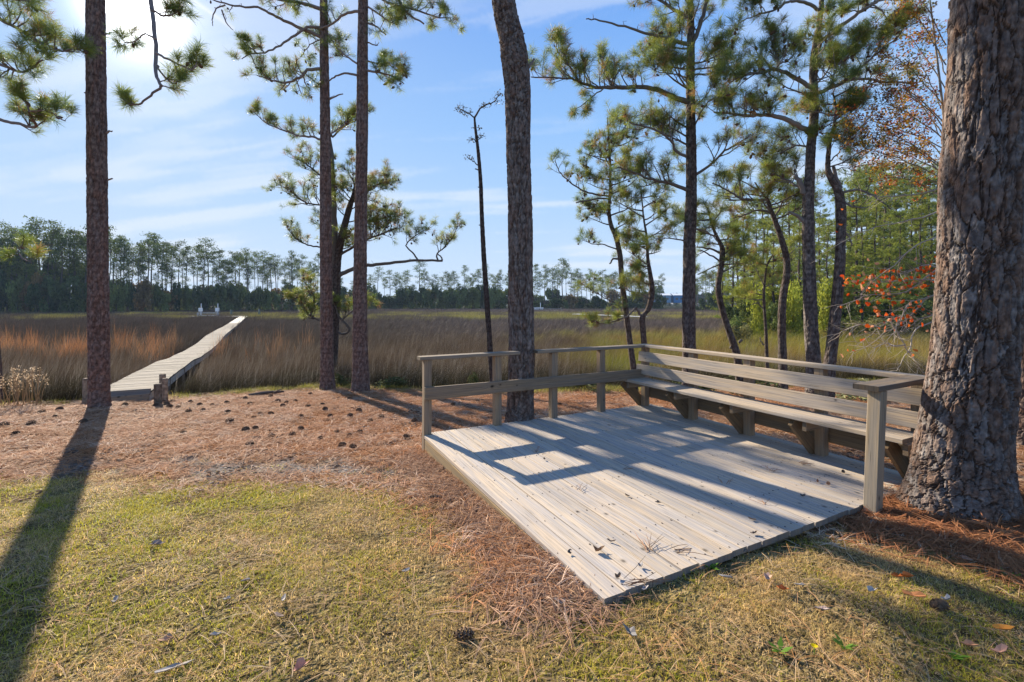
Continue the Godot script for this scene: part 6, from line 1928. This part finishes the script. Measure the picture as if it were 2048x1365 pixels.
func build_edge_plants() -> void:
	rng.seed = 73
	var r := RandomNumberGenerator.new()
	r.seed = 74
	# bleached root stump at the edge of the marsh
	var p := on_ground(520, 774)
	var b := Buf.new()
	for i in 7:
		var a := rnd(0, TAU)
		var d := Vector3(cos(a), rnd(0.2, 1.2), sin(a)).normalized()
		b.tube([Vector3(0, 0.02, 0), d * 0.12 + Vector3(rnd(-0.03, 0.03), 0, 0), d * rnd(0.18, 0.28)], [0.075, 0.055, 0.015], 7, Color(0.55, 0.53, 0.5) * rnd(0.8, 1.1))
	top("root_stump", b.mesh(M["twig_bark"], true), p + Vector3(0, 0.0, -0.3), "bleached grey root stump at the marsh edge left of the twin trunks", "stump")
	# low bushes on the edge
	var low := [foliage_blob(581, 520, 0.075, Color(0.11, 0.125, 0.05)), foliage_blob(582, 520, 0.07, Color(0.20, 0.20, 0.10))]
	var spots := [[385, 782, 0.7, 0.35, 0, "low dark green bush beside the boardwalk posts"], [360, 790, 0.5, 0.25, 1, "pale yellowish weeds at the foot of the boardwalk side"], [488, 772, 0.6, 0.3, 0, "small green bush left of the root stump"], [565, 772, 1.0, 0.4, 1, "greyish leafy bush right of the root stump"], [615, 774, 0.9, 0.42, 0, "dark leafy bush just left of the twin trunks"], [680, 776, 0.5, 0.35, 0, "green weeds between the twin trunks"], [430, 778, 0.9, 0.3, 0, "dark weeds on the bank between boardwalk and root stump"], [782, 778, 0.9, 0.3, 0, "dark weeds on the bank right of the twin trunks"], [945, 779, 0.35, 0.4, 0, "bright green tuft on the bank behind the railing"], [1170, 782, 1.1, 0.35, 0, "dark weeds on the bank behind the right railing bay"], [1520, 790, 1.6, 0.4, 0, "green weeds on the bank behind the bench middle"], [1720, 800, 1.6, 0.4, 1, "yellow green weeds behind the bench near the massive trunk"], [1380, 785, 1.0, 0.3, 0, "weeds on the bank around the foot of the tall dark pine"]]
	for q in spots:
		var g := on_ground(q[0], q[1])
		g = Vector3(g.x, ground_y(g.x, g.z) - 0.05, g.z)
		var o := top("bank_weeds", low[q[4]], g, q[5], "weeds", "weeds on the marsh bank")
		o.scale = Vector3(q[2] * 1.3, q[3] * 1.2, q[2] * 0.8)
		o.rotation.y = rnd(0, TAU)
	# tan seed plants at the left edge
	for q in [[22, 812, "tall tan seed plant at the left edge of the yard"], [58, 812, "leafy tan seed plant just right of the leftmost one"], [8, 808, "seed plant with fluffy tops cut by the left picture edge"]]:
		var g := on_ground(q[0], q[1])
		var s := Buf.new()
		for i in 16:
			var o := Vector3(rnd(-0.12, 0.12), 0, rnd(-0.12, 0.12))
			var t := o + Vector3(rnd(-0.15, 0.15), rnd(0.35, 0.72), rnd(-0.12, 0.12))
			s.tube([o, (o + t) * 0.5 + Vector3(rnd(-0.03, 0.03), 0, 0), t], [0.005, 0.004, 0.003], 4, Color(0.42, 0.31, 0.19), false)
			for j in 22:
				var e := t + Vector3(rnd(-0.03, 0.03), rnd(-0.16, 0.03), rnd(-0.03, 0.03))
				var x := Vector3(rnd(-1, 1), rnd(-1, 1), rnd(-1, 1)).normalized() * 0.022
				s.tri(e, e + x, e + Vector3(rnd(-1, 1), rnd(-1, 1), rnd(-1, 1)).normalized() * 0.018, Color(0.58, 0.44, 0.30) * rnd(0.7, 1.2))
		top("seed_plant", s.mesh(M["leaf"]), g, q[2], "plant", "tan seed plants at the left")
	# thin bright grass along the edge of the marsh, loose bark and straw on it
	var clump := blade_clump(r, 26, 0.13, 0.05, 0.15, 0.006, 0.8, 0.0, 2)
	var xf := []
	var cc := PackedColorArray()
	for i in 1500:
		var x := r.randf_range(-12.0, 14.0)
		var d: float = shore(x) - absf(r.randfn(0.05, 0.38)) + 0.25
		if on_walk(x, -d, 0.6): continue
		if wobble.get_noise_2d(x * 0.5, 3.0) < -0.15 and r.randf() < 0.75: continue
		xf.append(Transform3D(Basis(Vector3.UP, r.randf() * TAU).scaled(Vector3.ONE * r.randf_range(0.7, 1.4)), Vector3(x, ground_y(x, -d), -d)))
		cc.append(Color(0.32, 0.33, 0.05).lerp(Color(0.42, 0.34, 0.12), r.randf()))
	var root := thing("edge_grass", Vector3.ZERO, "thin strip of bright grass where the straw meets the marsh", "grass")
	root.set_meta("kind", "stuff")
	scatter("edge_blades", clump, xf, cc, root)
	# broad leaved weeds and a yellow flower in the front lawn
	for q in [[1560, 1310, "green broad leaved weed beside the yellow flower in the front lawn"], [1690, 1300, "green broad leaved weed right of the yellow flower"], [2020, 1160, "green weed at the right edge below the straw heap"], [1910, 1320, "dark green weed near the lower right corner"], [1420, 1140, "tiny green weed at the front edge of the deck"]]:
		var s := Buf.new()
		for i in 12:
			var a := rnd(0, TAU)
			var d := Vector3(cos(a), rnd(0.2, 0.7), sin(a)).normalized() * rnd(0.03, 0.07)
			var side := d.cross(Vector3.UP).normalized() * rnd(0.006, 0.012)
			s.quad(Vector3.ZERO, d * 0.5 - side, d, d * 0.5 + side, Color(0.14, 0.27, 0.03) * rnd(0.8, 1.3), Color(0.16, 0.3, 0.04))
		top("broad_weed", s.mesh(M["leaf"]), on_ground(q[0], q[1]) + Vector3(0, 0.012, 0), q[2], "weed", "green weeds in the lawn")
	var f := thing("yellow_flower", on_ground(1629, 1312), "single small yellow flower in the front lawn", "flower")
	var fb := Buf.new()
	for i in 10:
		var a := TAU * i / 10.0
		var d := Vector3(cos(a), 0.35, sin(a)) * 0.016
		var side := Vector3(-sin(a), 0, cos(a)) * 0.005
		fb.quad(Vector3(0, 0.04, 0), Vector3(0, 0.04, 0) + d * 0.6 - side, Vector3(0, 0.04, 0) + d, Vector3(0, 0.04, 0) + d * 0.6 + side, Color(0.75, 0.62, 0.01), Color(0.75, 0.6, 0.01))
	part("petals", fb.mesh(M["leaf"]), f)
	var sb := Buf.new()
	sb.tube([Vector3(0, 0, 0), Vector3(0, 0.04, 0)], [0.002, 0.002], 5, Color(0.15, 0.25, 0.04))
	part("stem", sb.mesh(M["twig_bark"], true), f)
